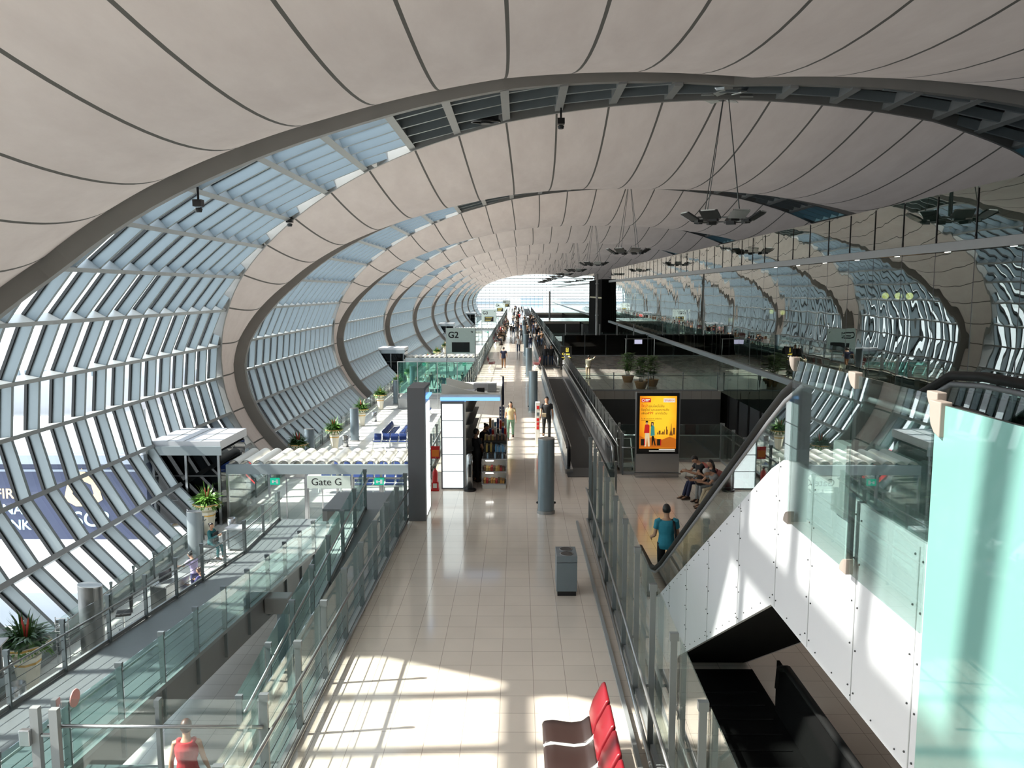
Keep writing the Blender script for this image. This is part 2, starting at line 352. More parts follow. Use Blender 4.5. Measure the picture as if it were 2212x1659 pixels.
# window bands: left window built with parts, the rest are copies
def window(WN):
    root=bpy.data.objects.new('window_1',None); COL.objects.link(root); root.location=(XC,CK(0),ZC)
    g=MB(); ts=[-t for t in TT]; fine=[]
    fine=[t for t in ts if t<=-30]
    for t in fine:
        x,z=ell(t,-.02); w=wband(t); g.v+=[(x,-lut(WN,t),z),(x,w,z)]
    for i in range(len(fine)-1): g.f.append((2*i,2*i+1,2*i+3,2*i+2))
    g.build('glass',M['gwin'],root)
    g=MB()
    rt=[-t for t in TT if t<=30]
    for t in rt:
        x,z=ell(t,-.05); w=wband(t)+.2; g.v+=[(x,-lut(WN,t)-.2,z),(x,w,z)]
    for i in range(len(rt)-1): g.f.append((2*i,2*i+1,2*i+3,2*i+2))
    g.build('ridge_panel',M['dark'],root)
    # mullions following the section
    for k in range(8):
        for sg in (-1,1):
            dy=sg*(.75+1.5*k)
            t0=tband(abs(dy)+.1,WT if sg>0 else WN); mb=MB(); n=0; prev=None
            pts=[t0]+[t for t in TT if t>t0+.5 and t<119]+[119]
            for t in pts:
                a=ell(-t,.02); b=ell(-t,.46)
                for (px,pz),yy in ((a,dy-.06),(a,dy+.06),(b,dy+.07),(b,dy-.07)): mb.v.append((px,yy,pz))
            for i in range(len(pts)-1):
                for j in range(4): mb.f.append((i*4+j,i*4+(j+1)%4,(i+1)*4+(j+1)%4,(i+1)*4+j))
            mb.f+=[(3,2,1,0),tuple((len(pts)-1)*4+j for j in range(4))]
            nf=len(mb.f); gk=len(mb.v)
            for t in pts:
                a=ell(-t,.0); b=ell(-t,.10)
                for (px,pz),yy in ((a,dy-.13),(a,dy+.13),(b,dy+.13),(b,dy-.13)): mb.v.append((px,yy,pz))
            for i in range(len(pts)-1):
                for j in range(4): mb.f.append((gk+i*4+j,gk+i*4+(j+1)%4,gk+(i+1)*4+(j+1)%4,gk+(i+1)*4+j))
            mo=mb.build('mullion',M['fin'],root); mo.data.materials.append(M['black'])
            for p in mo.data.polygons[nf:]: p.material_index=1
    for t in TT[1:]:
        w=wband(t)-.05; wn=lut(WN,t)-.05
        mb=MB(); a=ell(-t-.28,.0);b=ell(-t+.28,.0);c=ell(-t+.36,.50);d=ell(-t-.36,.50)
        vs=[(p[0],y,p[1]) for y in(-wn,max(w,-wn+.3)) for p in(a,b,c,d)]
        mb.add(vs,[(0,1,2,3),(7,6,5,4),(0,4,5,1),(1,5,6,2),(2,6,7,3),(3,7,4,0)])
        mb.build('transom',M['steel'],root)
    # edge beams
    for sg,dep,wd,nm in ((-1,.0,.30,'edge_beam'),(1,.62,.16,'edge_tube')):
        mb=MB(); pts=[j*2.5 for j in range(48)]
        for t in pts:
            y=sg*((wband(t) if sg>0 else lut(WN,t))-.1)
            dp=dep if dep else .42+.30*sin(R(min(t,90)))
            a=ell(-t,-.15); b=ell(-t,dp-.05)
            for (px,pz),yy in ((a,y-wd/2),(a,y+wd/2),(b,y+wd/2),(b,y-wd/2)): mb.v.append((px,yy,pz))
        for i in range(len(pts)-1):
            for j in range(4): mb.f.append((i*4+j,i*4+(j+1)%4,(i+1)*4+(j+1)%4,(i+1)*4+j))
        mb.f+=[(3,2,1,0),tuple((len(pts)-1)*4+j for j in range(4))]
        mb.build(nm,M['beam'],root)
    return root
w1=struct(window(WL))
w1['label']='curved glass band with grey mullions on the sunlit side, one of the repeated bands'
n=1
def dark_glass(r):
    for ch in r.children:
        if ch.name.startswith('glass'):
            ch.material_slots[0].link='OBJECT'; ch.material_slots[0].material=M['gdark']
for k in range(-2,NB+1):
    if k!=0:
        n+=1; c=copy_tree(w1); c.location=(XC,CK(k),ZC); c.name='window_%d'%n
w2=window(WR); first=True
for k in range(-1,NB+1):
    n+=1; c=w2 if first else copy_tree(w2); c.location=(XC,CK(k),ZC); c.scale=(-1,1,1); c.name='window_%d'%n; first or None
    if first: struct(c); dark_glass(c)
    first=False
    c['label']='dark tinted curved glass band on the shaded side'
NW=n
# end wall
ew=bpy.data.objects.new('window_%d'%(NW+1),None); COL.objects.link(ew); ew.location=(XC,YEND,ZC); struct(ew,'far end wall of gridded glass under the arch')
pts=[ell(t) for t in range(-117,118,3)]
g=MB(); g.add([(x,0,z) for x,z in pts],[tuple(range(len(pts)))]); g.build('glass',M['gend'],ew)
mb=MB()
for zz in [i*1.15 for i in range(-5,11)]:
    q=zz/EB
    if abs(q)<1:
        xx=EA*sqrt(1-q*q); mb.bar((-xx,-.1,zz),(xx,-.1,zz),.2,.22)
mb.build('transom',M['steel'],ew)
mb=MB()
for xx in [i*1.6 for i in range(-15,16)]:
    zz=EB*sqrt(max(0,1-(xx/EA)**2)); mb.bar((xx,-.1,-6),(xx,-.1,zz),.12,.15)
mb.build('mullion',M['steel'],ew)
# floors
def slab(name,m,x0,x1,y0,y1,z0,z1,label=None):
    o=MB().box(x0-0,x1-0,y0,y1,z0,z1).build(name,m); return struct(o,label)
slab('floor',M['loungefl'],-13.75,30,-24,YEND,-4.5,-4.2,'pale polished floor of the lower gate lounge')
slab('floor',M['floor'],-3.05,7.5,-10,29.2,-.35,0,'beige tiled corridor floor')
slab('floor',M['floor'],-3.05,3.6,29.2,YEND-1,-.35,0,'beige tiled corridor floor running to the far end')
for a,b in ((50,78),(99,111),(166,186),(232,300)):
    slab('floor',M['dimfl'],3.6,12.6,a,b,-.5,0)
for a,b in ((78,99),(111,166)):
    pass
# faces of the voids under those floors
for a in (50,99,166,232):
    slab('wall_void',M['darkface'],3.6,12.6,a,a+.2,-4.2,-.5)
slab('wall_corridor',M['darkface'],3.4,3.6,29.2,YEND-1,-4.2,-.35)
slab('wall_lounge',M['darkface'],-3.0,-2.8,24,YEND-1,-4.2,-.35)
slab('wall_light_block',M['dimfl'],-14,32,-24.2,-24,-4.2,14)  # unseen wall behind the camera, added to keep sun and sky out
slab('baseboard_lounge',M['steel'],-13.9,-13.45,-24,YEND,-4.2,-4.05)
# ------------------------------------------------------------------ balustrades and ramps
def fence(name,label,group,p0,p1,h=1.35,sp=1.5,rail=.95,side=1,cables=(),gm='gfence',pm='post',foot=.0,low=None,wp=.085,glass_parts=True,top=True,post_d=.05,cat='balustrade'):
    """glass balustrade from p0 to p1 (deck level); side picks on which side the handrail stands"""
    p0=Vector(p0);p1=Vector(p1); root=thing(name,label,cat,p0,group=group)
    d=p1-p0; hd=Vector((d.x,d.y,0)); L=hd.length; hd/=L; nr=Vector((hd.y,-hd.x,0))*side; sl=d.z/L
    def P(s,z,o=0): return hd*s+Vector((0,0,sl*s+z))+nr*o
    n=max(1,round(L/sp)); st=L/n
    for i in range(n+1):
        mb=MB(); s=i*st
        mb.bar(P(s,-foot),P(s,h),post_d,wp,up=(nr.x,nr.y,0)); mb.bar(P(s,h-.07,.0),P(s,h+.02,.0),.065,wp+.025,up=(nr.x,nr.y,0))
        if rail: mb.bar(P(s,rail-.03,0),P(s,rail-.03,.1),.025,.03)
        mb.build('post',M[pm],root)
    for i in range(n):
        mb=MB(); a,b=i*st+.035,(i+1)*st-.035; o=-.055
        q=[P(a,.09,o),P(b,.09,o),P(b,h-.02,o),P(a,h-.02,o)]
        q2=[v-nr*.012 for v in q]
        mb.add(q+q2,[(0,1,2,3),(7,6,5,4),(0,4,5,1),(1,5,6,2),(2,6,7,3),(3,7,4,0)])
        mb.build('glass_panel',M[gm],root)
    if rail: MB().tube([P(-.05,rail,.1),P(L+.05,rail,.1)],.024,8).build('handrail',M['rail'],root,True)
    if low: MB().tube([P(0,low,.07),P(L,low,.07)],.03,8).build('lower_rail',M['rail'],root,True)
    for c in cables: MB().tube([P(0,c,.0),P(L,c,.0)],.008,5).build('cable',M['rod'],root)
    MB().bar(P(0,.05,-.03),P(L,.05,-.03),.06,.09).build('base_rail',M['steel'],root)
    return root
G_F='glass balustrades of the concourse'
fence('glass_balustrade','tall glass balustrade along the corridor edge above the ramps, before the dark pillar',G_F,(-3.08,4.8,0),(-3.0,21.1,0),1.36,1.5,.95,1,cables=(.3,.52,.74),low=.14)
fence('glass_balustrade','glass balustrade along the corridor edge behind the kiosk',G_F,(-3.0,23.4,0),(-3.0,58,0),1.3,2.0,.95,1,cables=(.4,.7))
fence('glass_balustrade','long glass balustrade beside the walking crowd on the lounge side',G_F,(-3.0,60,0),(-3.0,225,0),1.35,3.0,.95,1)
fence('glass_balustrade','glass balustrade with steel handrail closing the gap above the ramp landing',G_F,(-5.62,9.3,0),(-3.12,9.3,0),1.26,1.25,.98,1,cables=(),foot=1.6,wp=.07)
# corridor fence on the other side, tall panes beside the escalator
tf=fence('tall_glass_fence','tall glass fence with paired handrails between corridor and escalator',None,(1.72,4.2,0),(1.93,21.2,0),2.32,1.53,.95,-1,gm='gfence',pm='post',low=.12,wp=.075,post_d=.04)
MB().tube([(.14,0,.95),(.35,17,.95)],.028,8).build('handrail',M['rail'],tf,True)
MB().box(-.16,-.10,-.5,17,.02,.07).build('kick_rail',M['steel'],tf)
fence('glass_screen','short tall glass screen closing the end of the escalator fence',None,(1.98,21.25,0),(2.62,21.25,0),1.66,.64,0,1,gm='gpane',pm='rail')
# ---- upper ramp beside the corridor (drops towards the camera)
def deck(name,label,x0,x1,y0,y1,z0,z1,th,m,cat='ramp'):
    root=thing(name,label,cat,(x0,y0,z0)); L=y1-y0; dz=z1-z0; w=x1-x0
    mb=MB(); vs=[(0,0,-.06),(w,0,-.06),(w,L,dz-.06),(0,L,dz-.06),(0,0,0),(w,0,0),(w,L,dz),(0,L,dz)]
    mb.add(vs,[(0,3,2,1),(4,5,6,7),(0,1,5,4),(1,2,6,5),(2,3,7,6),(3,0,4,7)]); mb.build('deck',M[m],root)
    for xa in (0,w-.14):
        mb=MB(); vs=[(xa+a,b,c) for b,c0 in((0,0),(L,dz)) for a,c in((0,c0-th),(.14,c0-th),(.14,c0-.061),(0,c0-.061))]
        mb.add(vs,[(0,1,2,3),(7,6,5,4),(0,4,5,1),(1,5,6,2),(2,6,7,3),(3,7,4,0)]); mb.build('side_beam',M['beam'],root)
    return root
deck('access_ramp','narrow upper ramp falling from the corridor pillar to the near landing',-4.36,-3.2,12.0,22.6,-1.25,-.02,.35,'rampfl')
deck('ramp_landing','grey landing joining the upper ramp to the corridor beside the dark pillar',-5.6,-3.2,22.6,24.6,-.02,-.02,.35,'rampfl','landing')
deck('ramp_landing','near landing where the two ramps meet under the cross balustrade',-6.8,-3.2,6.6,12.0,-1.25,-1.25,.4,'rampfl','landing')
deck('access_ramp','long lower ramp on a deep steel beam falling towards the gate sign',-9.35,-7.0,6.8,26.8,-.733,-2.72,.75,'rampfl')
deck('ramp_landing','far landing at the foot of the lower ramp before the gate door',-9.35,-7.0,26.8,31,-2.72,-2.72,.6,'rampfl','landing')
fence('ramp_balustrade','glass balustrade on the inner edge of the upper ramp',G_F,(-4.36,12,-1.25),(-4.36,22.6,-.02),1.15,1.55,.92,1,gm='gramp',foot=.25,cables=(.35,.6))
fence('ramp_balustrade','tinted glass balustrade with cables on the corridor side of the lower ramp',G_F,(-6.98,6.8,-.733),(-6.98,26.8,-2.72),1.12,1.72,.86,-1,gm='gramp',foot=.62,cables=(.22,.42,.62,.76),low=.12,wp=.10)
fence('ramp_balustrade','glass balustrade with cables on the lounge side of the lower ramp',G_F,(-9.35,6.8,-.733),(-9.35,26.8,-2.72),1.12,1.85,.86,1,gm='gclear',foot=.42,cables=(.25,.5,.7),wp=.08)
fence('landing_balustrade','glass balustrade on the corridor side of the far ramp landing',G_F,(-6.98,26.9,-2.72),(-6.98,30.9,-2.72),1.12,2.0,.86,-1,gm='gramp',cables=(.25,.5,.7))
fence('landing_balustrade','glass balustrade on the lounge side of the far ramp landing',G_F,(-9.35,26.9,-2.72),(-9.35,30.9,-2.72),1.12,2.0,.86,1,gm='gfence',cables=(.25,.5,.7))
# column carrying the lower ramp
c=thing('ramp_column','square steel column with block head carrying the lower ramp','column',(-6.55,21.6,-4.2))
MB().box(-.11,.11,-.11,.11,0,1.85).build('shaft',M['slate'],c)
MB().box(-.42,.26,-.24,.24,1.55,2.02).build('head_block',M['beam'],c,bevel=.03)
# last flight from the far landing to the lounge
deck('access_ramp','short last ramp from the far landing down to the lounge floor',-6.9,-5.3,26.9,36.0,-2.72,-4.18,.3,'rampfl') if False else None
# hinge post at the end of the cross balustrade
hp=thing('gate_post','steel gate post with three hinge boxes at the end of the cross balustrade','post',(-5.78,9.15,-1.25))
MB().box(-.05,.05,-.04,.04,0,2.5).build('post',M['steel'],hp)
MB().box(.18,.28,-.04,.04,0,2.48).build('post',M['steel'],hp)
for z in (1.1,1.55,2.05):
    MB().box(-.16,-.03,-.1,-.02,z,z+.2).build('hinge',M['stain'],hp,bevel=.01)
    MB().box(0,.2,-.02,.02,z+.08,z+.11).build('bracket',M['stain'],hp)
sg=thing('round_sign','round pink warning sign on the gate post at the ramp end','sign',(-5.50,9.5,1.18))
MB().prism([(.11*cos(2*pi*i/24),.11*sin(2*pi*i/24)) for i in range(24)],0,.012,'x').build('disc',mat('pink sign face',(.75,.32,.30),.4),sg)
# ------------------------------------------------------------------ gates
def gate(loc,lab,first=True):
    t=thing('gate_vestibule','glazed gate vestibule with barrel vaulted roof '+lab,'vestibule',loc,group='gate vestibules')
    W=8.35; zt=2.28
    # front fascia
    MB().box(0,W,-.1,.12,zt,zt+.42).build('fascia',M['fin'],t)
    MB().box(0,W,2.9,3.1,zt,zt+.38).build('fascia',M['steel'],t)
    n=15; w=W/n
    for i in range(n):
        mb=MB(); x0=i*w; arc=[(x0+w/2-cos(pi*j/8)*w*.46,zt+.36+sin(pi*j/8)*w*.40) for j in range(9)]
        q=[(x,z) for x,z in arc]+[(x,z-.03) for x,z in arc[::-1]]
        k=len(arc); vs=[(x,y,z) for y in(.12,3.0) for x,z in q]; N=len(q)
        fs=[(j,j+1,j+1+N,j+N) for j in range(k-1)]+[(j,j+1,j+1+N,j+N) for j in range(k,N-1)]+[(k-1,k,k+N,k-1+N),(N-1,0,N,2*N-1)]
        mb.add(vs,fs); mb.build('roof_vault',M['offw'],t,True)
    for i in range(n+1): MB().box(i*w-.02,i*w+.02,.12,2.9,zt+.3,zt+.37).build('roof_rib',M['steel'],t)
    for x in (0.02,1.9,3.55,4.95,5.6,6.9,8.3):
        MB().box(x-.05,x+.05,-.06,.06,0,zt).build('column',M['stain'],t)
    for a,b in ((.07,1.85),(1.95,2.6),(4.3,4.9),(5.0,5.55)):
        MB().box(a,b,-.01,.01,.12,zt-.02).build('glass_panel',M['gfence'],t)
    for a,b in ((2.62,3.5),(3.6,4.28),(5.65,6.85),(6.95,8.25)):
        d=MB().box(a,b,.02,.04,.03,2.08).build('door',M['gfence'],t)
        MB().box(a,a+.05,.0,.06,.03,2.1).box(b-.05,b,.0,.06,.03,2.1).box(a,b,.0,.06,2.04,2.12).build('door_frame',M['stain'],d)
    MB().box(0,.05,0,3,.1,zt).build('side_glass',M['gfence'],t)
    MB().box(0,W,-.08,.08,0,.1).build('sill',M['steel'],t)
    # hanging name board and exit signs
    b=MB().box(3.62,5.55,-.16,-.12,1.66,2.22).build('name_board',mat('pale green board',(.42,.47,.43),.4),t)
    for x in (1.98,6.62):
        e=MB().box(x,x+.42,-.17,-.13,1.82,2.12).build('exit_sign',emat('exit green',(.02,.45,.28),.4),t)
        MB().box(x+.08,x+.16,-.18,-.17,1.9,2.02).box(x+.26,x+.36,-.18,-.17,1.88,2.06).bar((x+.16,-.175,1.97),(x+.27,-.175,1.97),.01,.03).build('pictogram',M['white'],e)
    return t
g1=gate((-13.0,35.4,-4.2),'nearest to the ramps with a gate name board')
bd=[c for c in g1.children if c.name.startswith('name_board')][0]
text('lettering','Gate G',.46,M['black'],bd,(3.80,-.162,1.80))
for y,l in ((93.2,'behind the second gate sign'),(166,'behind the third gate sign'),(250,'behind the fourth gate sign')):
    g=dup(g1,(-13.0,y,-4.2),label='glazed gate vestibule with barrel vaulted roof '+l)
# jet bridge entrance boxes next to the vestibules
def entry(loc,lab):
    t=thing('bridge_entrance','dark glazed bridge entrance with flat white roof, '+lab,'entrance',loc,group='bridge entrances')
    MB().box(0,3.1,-1.3,2.2,3.45,3.82).build('roof',M['white'],t)
    for x in (.75,1.5,2.25): MB().box(x-.03,x+.03,-1.28,2.18,3.82,3.835).build('roof_seam',M['steel'],t)
    MB().box(-.05,3.15,-1.36,-1.3,3.2,3.6).build('fascia',M['fin'],t)
    MB().box(0,3.0,-1.1,-1.06,0.05,3.2).build('front_glass',M['gdark'],t)
    MB().box(2.98,3.02,-1.1,2.1,.05,3.3).build('side_glass',M['gdark'],t)
    MB().box(0,3.0,2.0,2.1,0,3.4).build('rear_wall',M['dark'],t)
    MB().box(0,.1,-1.0,2.0,0,3.4).build('rear_wall',M['dark'],t)
    for x in (.05,1.5,2.95): MB().box(x-.05,x+.05,-1.2,-1.1,0,3.45).build('column',M['stain'],t)
    for z in (1.1,2.2): MB().box(0,3,-1.14,-1.1,z,z+.06).build('transom',M['dark'],t)
    return t
e1=entry((-16.2,36.3,-4.2),'beside the first gate')
for y,l in ((94.5,'beside the second gate'),(167,'beside the third gate'),(251,'beside the fourth gate')):
    dup(e1,(-16.2,y,-4.2),label='dark glazed bridge entrance with flat white roof, '+l)
# gate number boards on poles
def gsign(loc,num,lab):
    t=thing('gate_sign',lab,'sign',loc,group='gate number boards')
    MB().box(0,2.75,-.06,.06,4.4,6.85).build('board',mat('board grey green %s'%num,(.60,.69,.66),.45),t)
    MB().box(.52,2.22,-.08,-.06,4.55,5.5).build('display',M['black'],t)
    if num!='G2':
        for i in range(3): MB().box(.7,2.0-.15*i,-.085,-.08,5.28-.27*i,5.36-.27*i).build('display_line',mat('amber %s%d'%(num,i),(.5,.42,.12),.5,emis=.3),t)
    text('lettering',num,.82,M['black'],t,(.16,-.065,5.93),bold=.018)
    a=MB(); a.prism([(2.3,6.5),(2.38,6.5),(2.46,6.4),(2.56,6.4),(2.5,6.48),(2.58,6.56),(2.5,6.56),(2.42,6.5),(2.42,6.62),(2.36,6.55)],-.065,-.06,'y'); a.build('aeroplane_mark',M['black'],t)
    for x in (.0,2.75): MB().tube([(x,0,0),(x,0,6.85)],.06,8).build('pole',M['steel'],t)
    return t
gsign((-6.85,77.5,-4.2),'G2','grey green gate board with large G2 and blank black display')
gsign((-6.9,155,-4.2),'G3','grey green gate board with large G3 and lit text display')
gsign((-6.5,232,-4.2),'G4','grey green gate board with large G4, small in the distance')
gsign((-5.6,300,-4.2),'G5','grey green gate board with large G5 before the end wall')
# green glass enclosure under the G2 board
gb=thing('glass_enclosure','pale green glass enclosure under the G2 board','enclosure',(-10.6,71,-4.2))
for i in range(4): MB().box(i*1.75+.03,i*1.75+1.72,0,.02,1.4,4.15).build('glass_panel',M['ggreen'],gb)
for i in range(5): MB().box(i*1.75-.03,i*1.75+.03,-.02,.05,0,4.2).build('post',M['steel'],gb)
MB().box(0,7,-.03,.05,1.3,1.38).build('rail',M['steel'],gb); MB().box(0,7,-.03,.05,4.15,4.22).build('rail',M['steel'],gb)
MB().box(0,7,0,5,0,.9).build('plinth',M['stain'],gb)
# ------------------------------------------------------------------ lounge things
def planter(loc,lab,seed,leafm='leaf',s=1.0):
    rnd=random.Random(seed); t=thing('flower_planter',lab,'planter',loc,group='tall white planters along the glass wall')
    MB().lathe([(.20,0),(.22,.04),(.34,.98),(.30,1.0),(.22,1.03),(.40,1.16),(.56,1.26),(.60,1.34),(.56,1.36),(.50,1.30),(.0,1.28)],8,ph=pi/8).build('pot',M['cream'],t)
    MB().lathe([(.318,.80),(.325,.80),(.332,.86),(.324,.86)],8,ph=pi/8).build('gold_band',M['gold'],t)
    MB().lathe([(.585,1.285),(.61,1.33),(.60,1.345),(.58,1.30)],8,ph=pi/8).build('gold_rim',M['gold'],t)
    def leaves(n,r0,r1,z0,z1,wid,droop):
        mb=MB()
        for i in range(n):
            a=rnd.uniform(0,2*pi); L=rnd.uniform(r0,r1); zz=rnd.uniform(z0,z1); w=wid*rnd.uniform(.7,1.3); b=rnd.uniform(.0,.28)
            dx,dy=cos(a),sin(a); px,py=-dy*w/2,dx*w/2; st=1.25+rnd.uniform(0,.12)
            m1=(dx*(b+L*.5),dy*(b+L*.5),st+zz*.75); e=(dx*(b+L),dy*(b+L),st+zz-droop*L)
            o=(dx*b*.6,dy*b*.6,st)
            mb.add([(o[0]-px*.4,o[1]-py*.4,o[2]),(o[0]+px*.4,o[1]+py*.4,o[2]),(m1[0]+px,m1[1]+py,m1[2]),(m1[0]-px,m1[1]-py,m1[2]),e],[(0,1,2,3),(3,2,4)])
        return mb
    leaves(230,.25,.62,.08,.5,.10,.25).build('foliage',M[leafm],t)
    leaves(130,.30,.55,.0,.15,.11,.55).build('trailing_leaves',M['leaf2'],t)
    leaves(26,.1,.35,.5,.95,.045,.0).build('spiky_leaves',M[leafm],t)
    mb=MB()
    for a,b in ((.06,.02),(-.08,.05)): mb.tube([(a*.3,b*.3,1.35),(a,b,1.75),(a*1.5,b*1.5,2.0)],[.02,.045,.01],6)
    mb.build('flower_spike',M['bloom'],t,True)
    return t
pl=planter((-12.75,20.0,-4.2),'tall cream planter with dark palm leaves beside the steel bin',1)
pl2=planter((-13.35,33.9,-4.2),'tall cream planter with bright green leaves before the dark bridge entrance',2,'leaf2')
PLS=[(47.5,'hidden to its leaves behind the vaulted roof, dark'),(52.6,'first beyond the vaulted roof, red tipped'),(61.9,'second beyond the vaulted roof'),(70.5,'third beyond the vaulted roof'),(81,'fourth beyond the vaulted roof'),(90,'fifth beyond the vaulted roof, before the second entrance'),(108,'first beyond the second gate'),(121,'second beyond the second gate'),(134,'third beyond the second gate'),(150,'beside the third gate board')]
for i,(y,l) in enumerate(PLS):
    dup(pl if i in(0,) else pl2,(-12.1 if i else -13.1,y,-4.2),rz=i*.9,label='tall cream planter with leaves '+l)
# steel drum bins, lens shaped service columns
def drum(loc,lab):
    t=thing('steel_bin',lab,'bin',loc,group='round steel bins')
    MB().lathe([(.20,0),(.20,.76),(.185,.765),(.18,.76),(.18,.3),(0,.3)],24).build('drum',M['stain'],t,True)
    MB().lathe([(.178,.0),(.178,.31),(0,.312)],24).build('liner',M['black'],t)
    return t
d1=drum((-12.38,18.95,-4.2),'round steel bin beside the dark leaved planter')
for x,y,l in ((-12.2,33.6,'beside the glass vestibule side'),(-11.55,53.4,'beside the red tipped planter'),(-11.5,64,'between the second and third planters beyond the vaults')):
    dup(d1,(x,y,-4.2),label='round steel bin '+l)
def lens(loc,h,w,dp,lab,rz=0,m='slate',grp='lens shaped service columns'):
    t=thing('service_column',lab,'column',loc,rz,grp)
    poly=[(w/2*cos(2*pi*i/48),dp*sin(2*pi*i/48)) for i in range(48)]
    MB().prism(poly,.08,h,'z').build('shaft',M[m],t)
    MB().prism([(x*1.01,y*1.01) for x,y in poly],h,h+.03,'z').build('cap',M['rail'],t)
    MB().prism([(x*1.1,y*1.1) for x,y in poly],0,.09,'z').build('base',M['rail'],t)
    for x in (-w*.53,w*.53): MB().ball((x,0,.3),.035,8,6).build('bumper',M['black'],t)
    return t
lens((.79,22.2,0),2.1,.46,.20,'grey blue lens shaped steel column standing alone in the corridor')
for y,l in ((41.2,'second lens shaped column, behind the white service post'),(58,'third lens shaped column beside the travelator end'),(76.5,'fourth lens shaped column beside the second travelator'),(95,'fifth lens shaped column along the crowd'),(113,'sixth lens shaped column along the crowd')):
    lens((.78,y,0),2.1,.46,.20,'grey blue '+l)
lens((-12.15,22.1,-4.2),2.08,.80,.22,'broad brushed steel column beside the black stool in the lounge',R(-18),'brushed')
lens((-12.45,30.3,-4.2),1.95,.62,.18,'pale steel column behind the seated attendant',R(-10),'fin')
lens((-13.2,50.5,-4.2),1.7,.62,.22,'dark steel column at the glass wall just beyond the vaulted roof',0)
lens((-11.35,55.5,-4.2),2.3,.6,.22,'tall dark steel column behind the red tipped planter',0)
lens((-11.2,74,-4.2),2.2,.6,.22,'dark steel column behind the third planter beyond the vaults',0)
lens((-11.0,84,-4.2),2.6,.6,.22,'dark steel column before the second bridge entrance',0)
# glass rail along the window foot
fence('window_balustrade','low glass balustrade along the foot of the sunlit window before the first gate',G_F,(-13.2,16,-4.2),(-13.2,33.0,-4.2),1.0,1.55,.86,1,gm='gfence',wp=.06)
fence('window_balustrade','low glass balustrade along the foot of the window beyond the first gate',G_F,(-13.25,40,-4.2),(-13.25,92,-4.2),1.0,2.0,.86,1,gm='gfence',wp=.06)
# stools, desks
def stool(loc,lab,rz=0):
    t=thing('desk_stool',lab,'stool',loc,rz,'black high stools')
    MB().box(-.22,.22,-.20,.24,.62,.70).build('seat',M['cblack'],t,bevel=.03)
    MB().box(-.21,.21,.20,.27,.78,1.2).build('backrest',M['cblack'],t,bevel=.03)
    MB().bar((0,.26,.62),(0,.25,.85),.05,.02,up=(0,1,0)).build('back_bar',M['black'],t)
    MB().tube([(0,0,.08),(0,0,.62)],.03,8).build('stem',M['stain'],t)
    mb=MB(); mb.tube([(.24*cos(2*pi*i/20),.24*sin(2*pi*i/20),.28) for i in range(21)],.012,6,False); mb.build('foot_ring',M['stain'],t)
    for k in range(5):
        a=2*pi*k/5; MB().tube([(0,0,.1),(.28*cos(a),.28*sin(a),.05)],.022,6).build('leg',M['black'],t)
    return t
s1=stool((-12.0,23.6,-4.2),'black high stool beside the broad steel column',R(-70))
dup(s1,(-11.85,30.2,-4.2),R(-95),'black high stool under the seated attendant')
dup(s1,(-12.0,78,-4.2),R(120),'black high stool between planters far along the window')
def podium(loc,rz,lab):
    t=thing('boarding_desk',lab,'desk',loc,rz,'boarding desks')
    MB().box(-.55,.55,-.30,.30,0,1.02).build('cabinet',M['dark'],t,bevel=.01)
    MB().box(-.62,.62,-.36,.36,1.02,1.07).build('top',M['steel'],t)
    MB().box(-.45,.1,-.02,.03,1.1,1.42).build('monitor',M['black'],t)
    MB().box(-.56,.56,-.33,-.30,.1,1.0).build('front_panel',M['stain'],t)
    return t
podium((-11.35,25.4,-4.2),R(75),'dark boarding desk with monitor in front of the violet attendants')
ct=thing('check_counter','long white sloping check counter before the seated attendant','counter',(-10.8,31.6,-4.2),R(-8))
MB().box(-.9,.9,-.28,.28,.9,.97).build('top',M['white'],ct); MB().box(-.85,.85,-.2,-.15,.1,.9).build('front_panel',M['fin'],ct)
for x in (-.8,.8): MB().box(x-.04,x+.04,-.2,.2,0,.9).build('leg',M['stain'],ct)
gd_=thing('gate_display','dark display screen with pale top on a steel pole at the lower corner','screen',(-12.45,18.0,-4.2),R(12))
MB().box(-.45,.35,-.05,.05,1.35,2.15).build('case',M['black'],gd_,bevel=.01); MB().box(-.5,.4,-.25,.3,2.17,2.21).build('top',M['white'],gd_); MB().box(-.08,.0,.02,.1,0,1.4).build('pole',M['stain'],gd_); MB().box(-.3,.2,-.2,.3,0,.04).build('foot',M['stain'],gd_)
for i in range(4): MB().box(-.4,.2-.1*(i%2),-.056,-.05,1.5+.14*i,1.54+.14*i).build('display_line',M['dark'],gd_)
rk=thing('leaflet_rack','small white wire leaflet rack beside the broad steel column','rack',(-12.75,21.6,-4.2))
for i in range(4): MB().tube([(-.18,0,.5+.22*i),(.18,0,.5+.22*i),(.18,.1,.62+.22*i),(-.18,.1,.62+.22*i),(-.18,0,.5+.22*i)],.008,5).build('shelf_wire',M['white'],rk)
for x in (-.18,.18): MB().tube([(x,.05,0),(x,.05,1.35)],.012,6).build('upright',M['white'],rk)
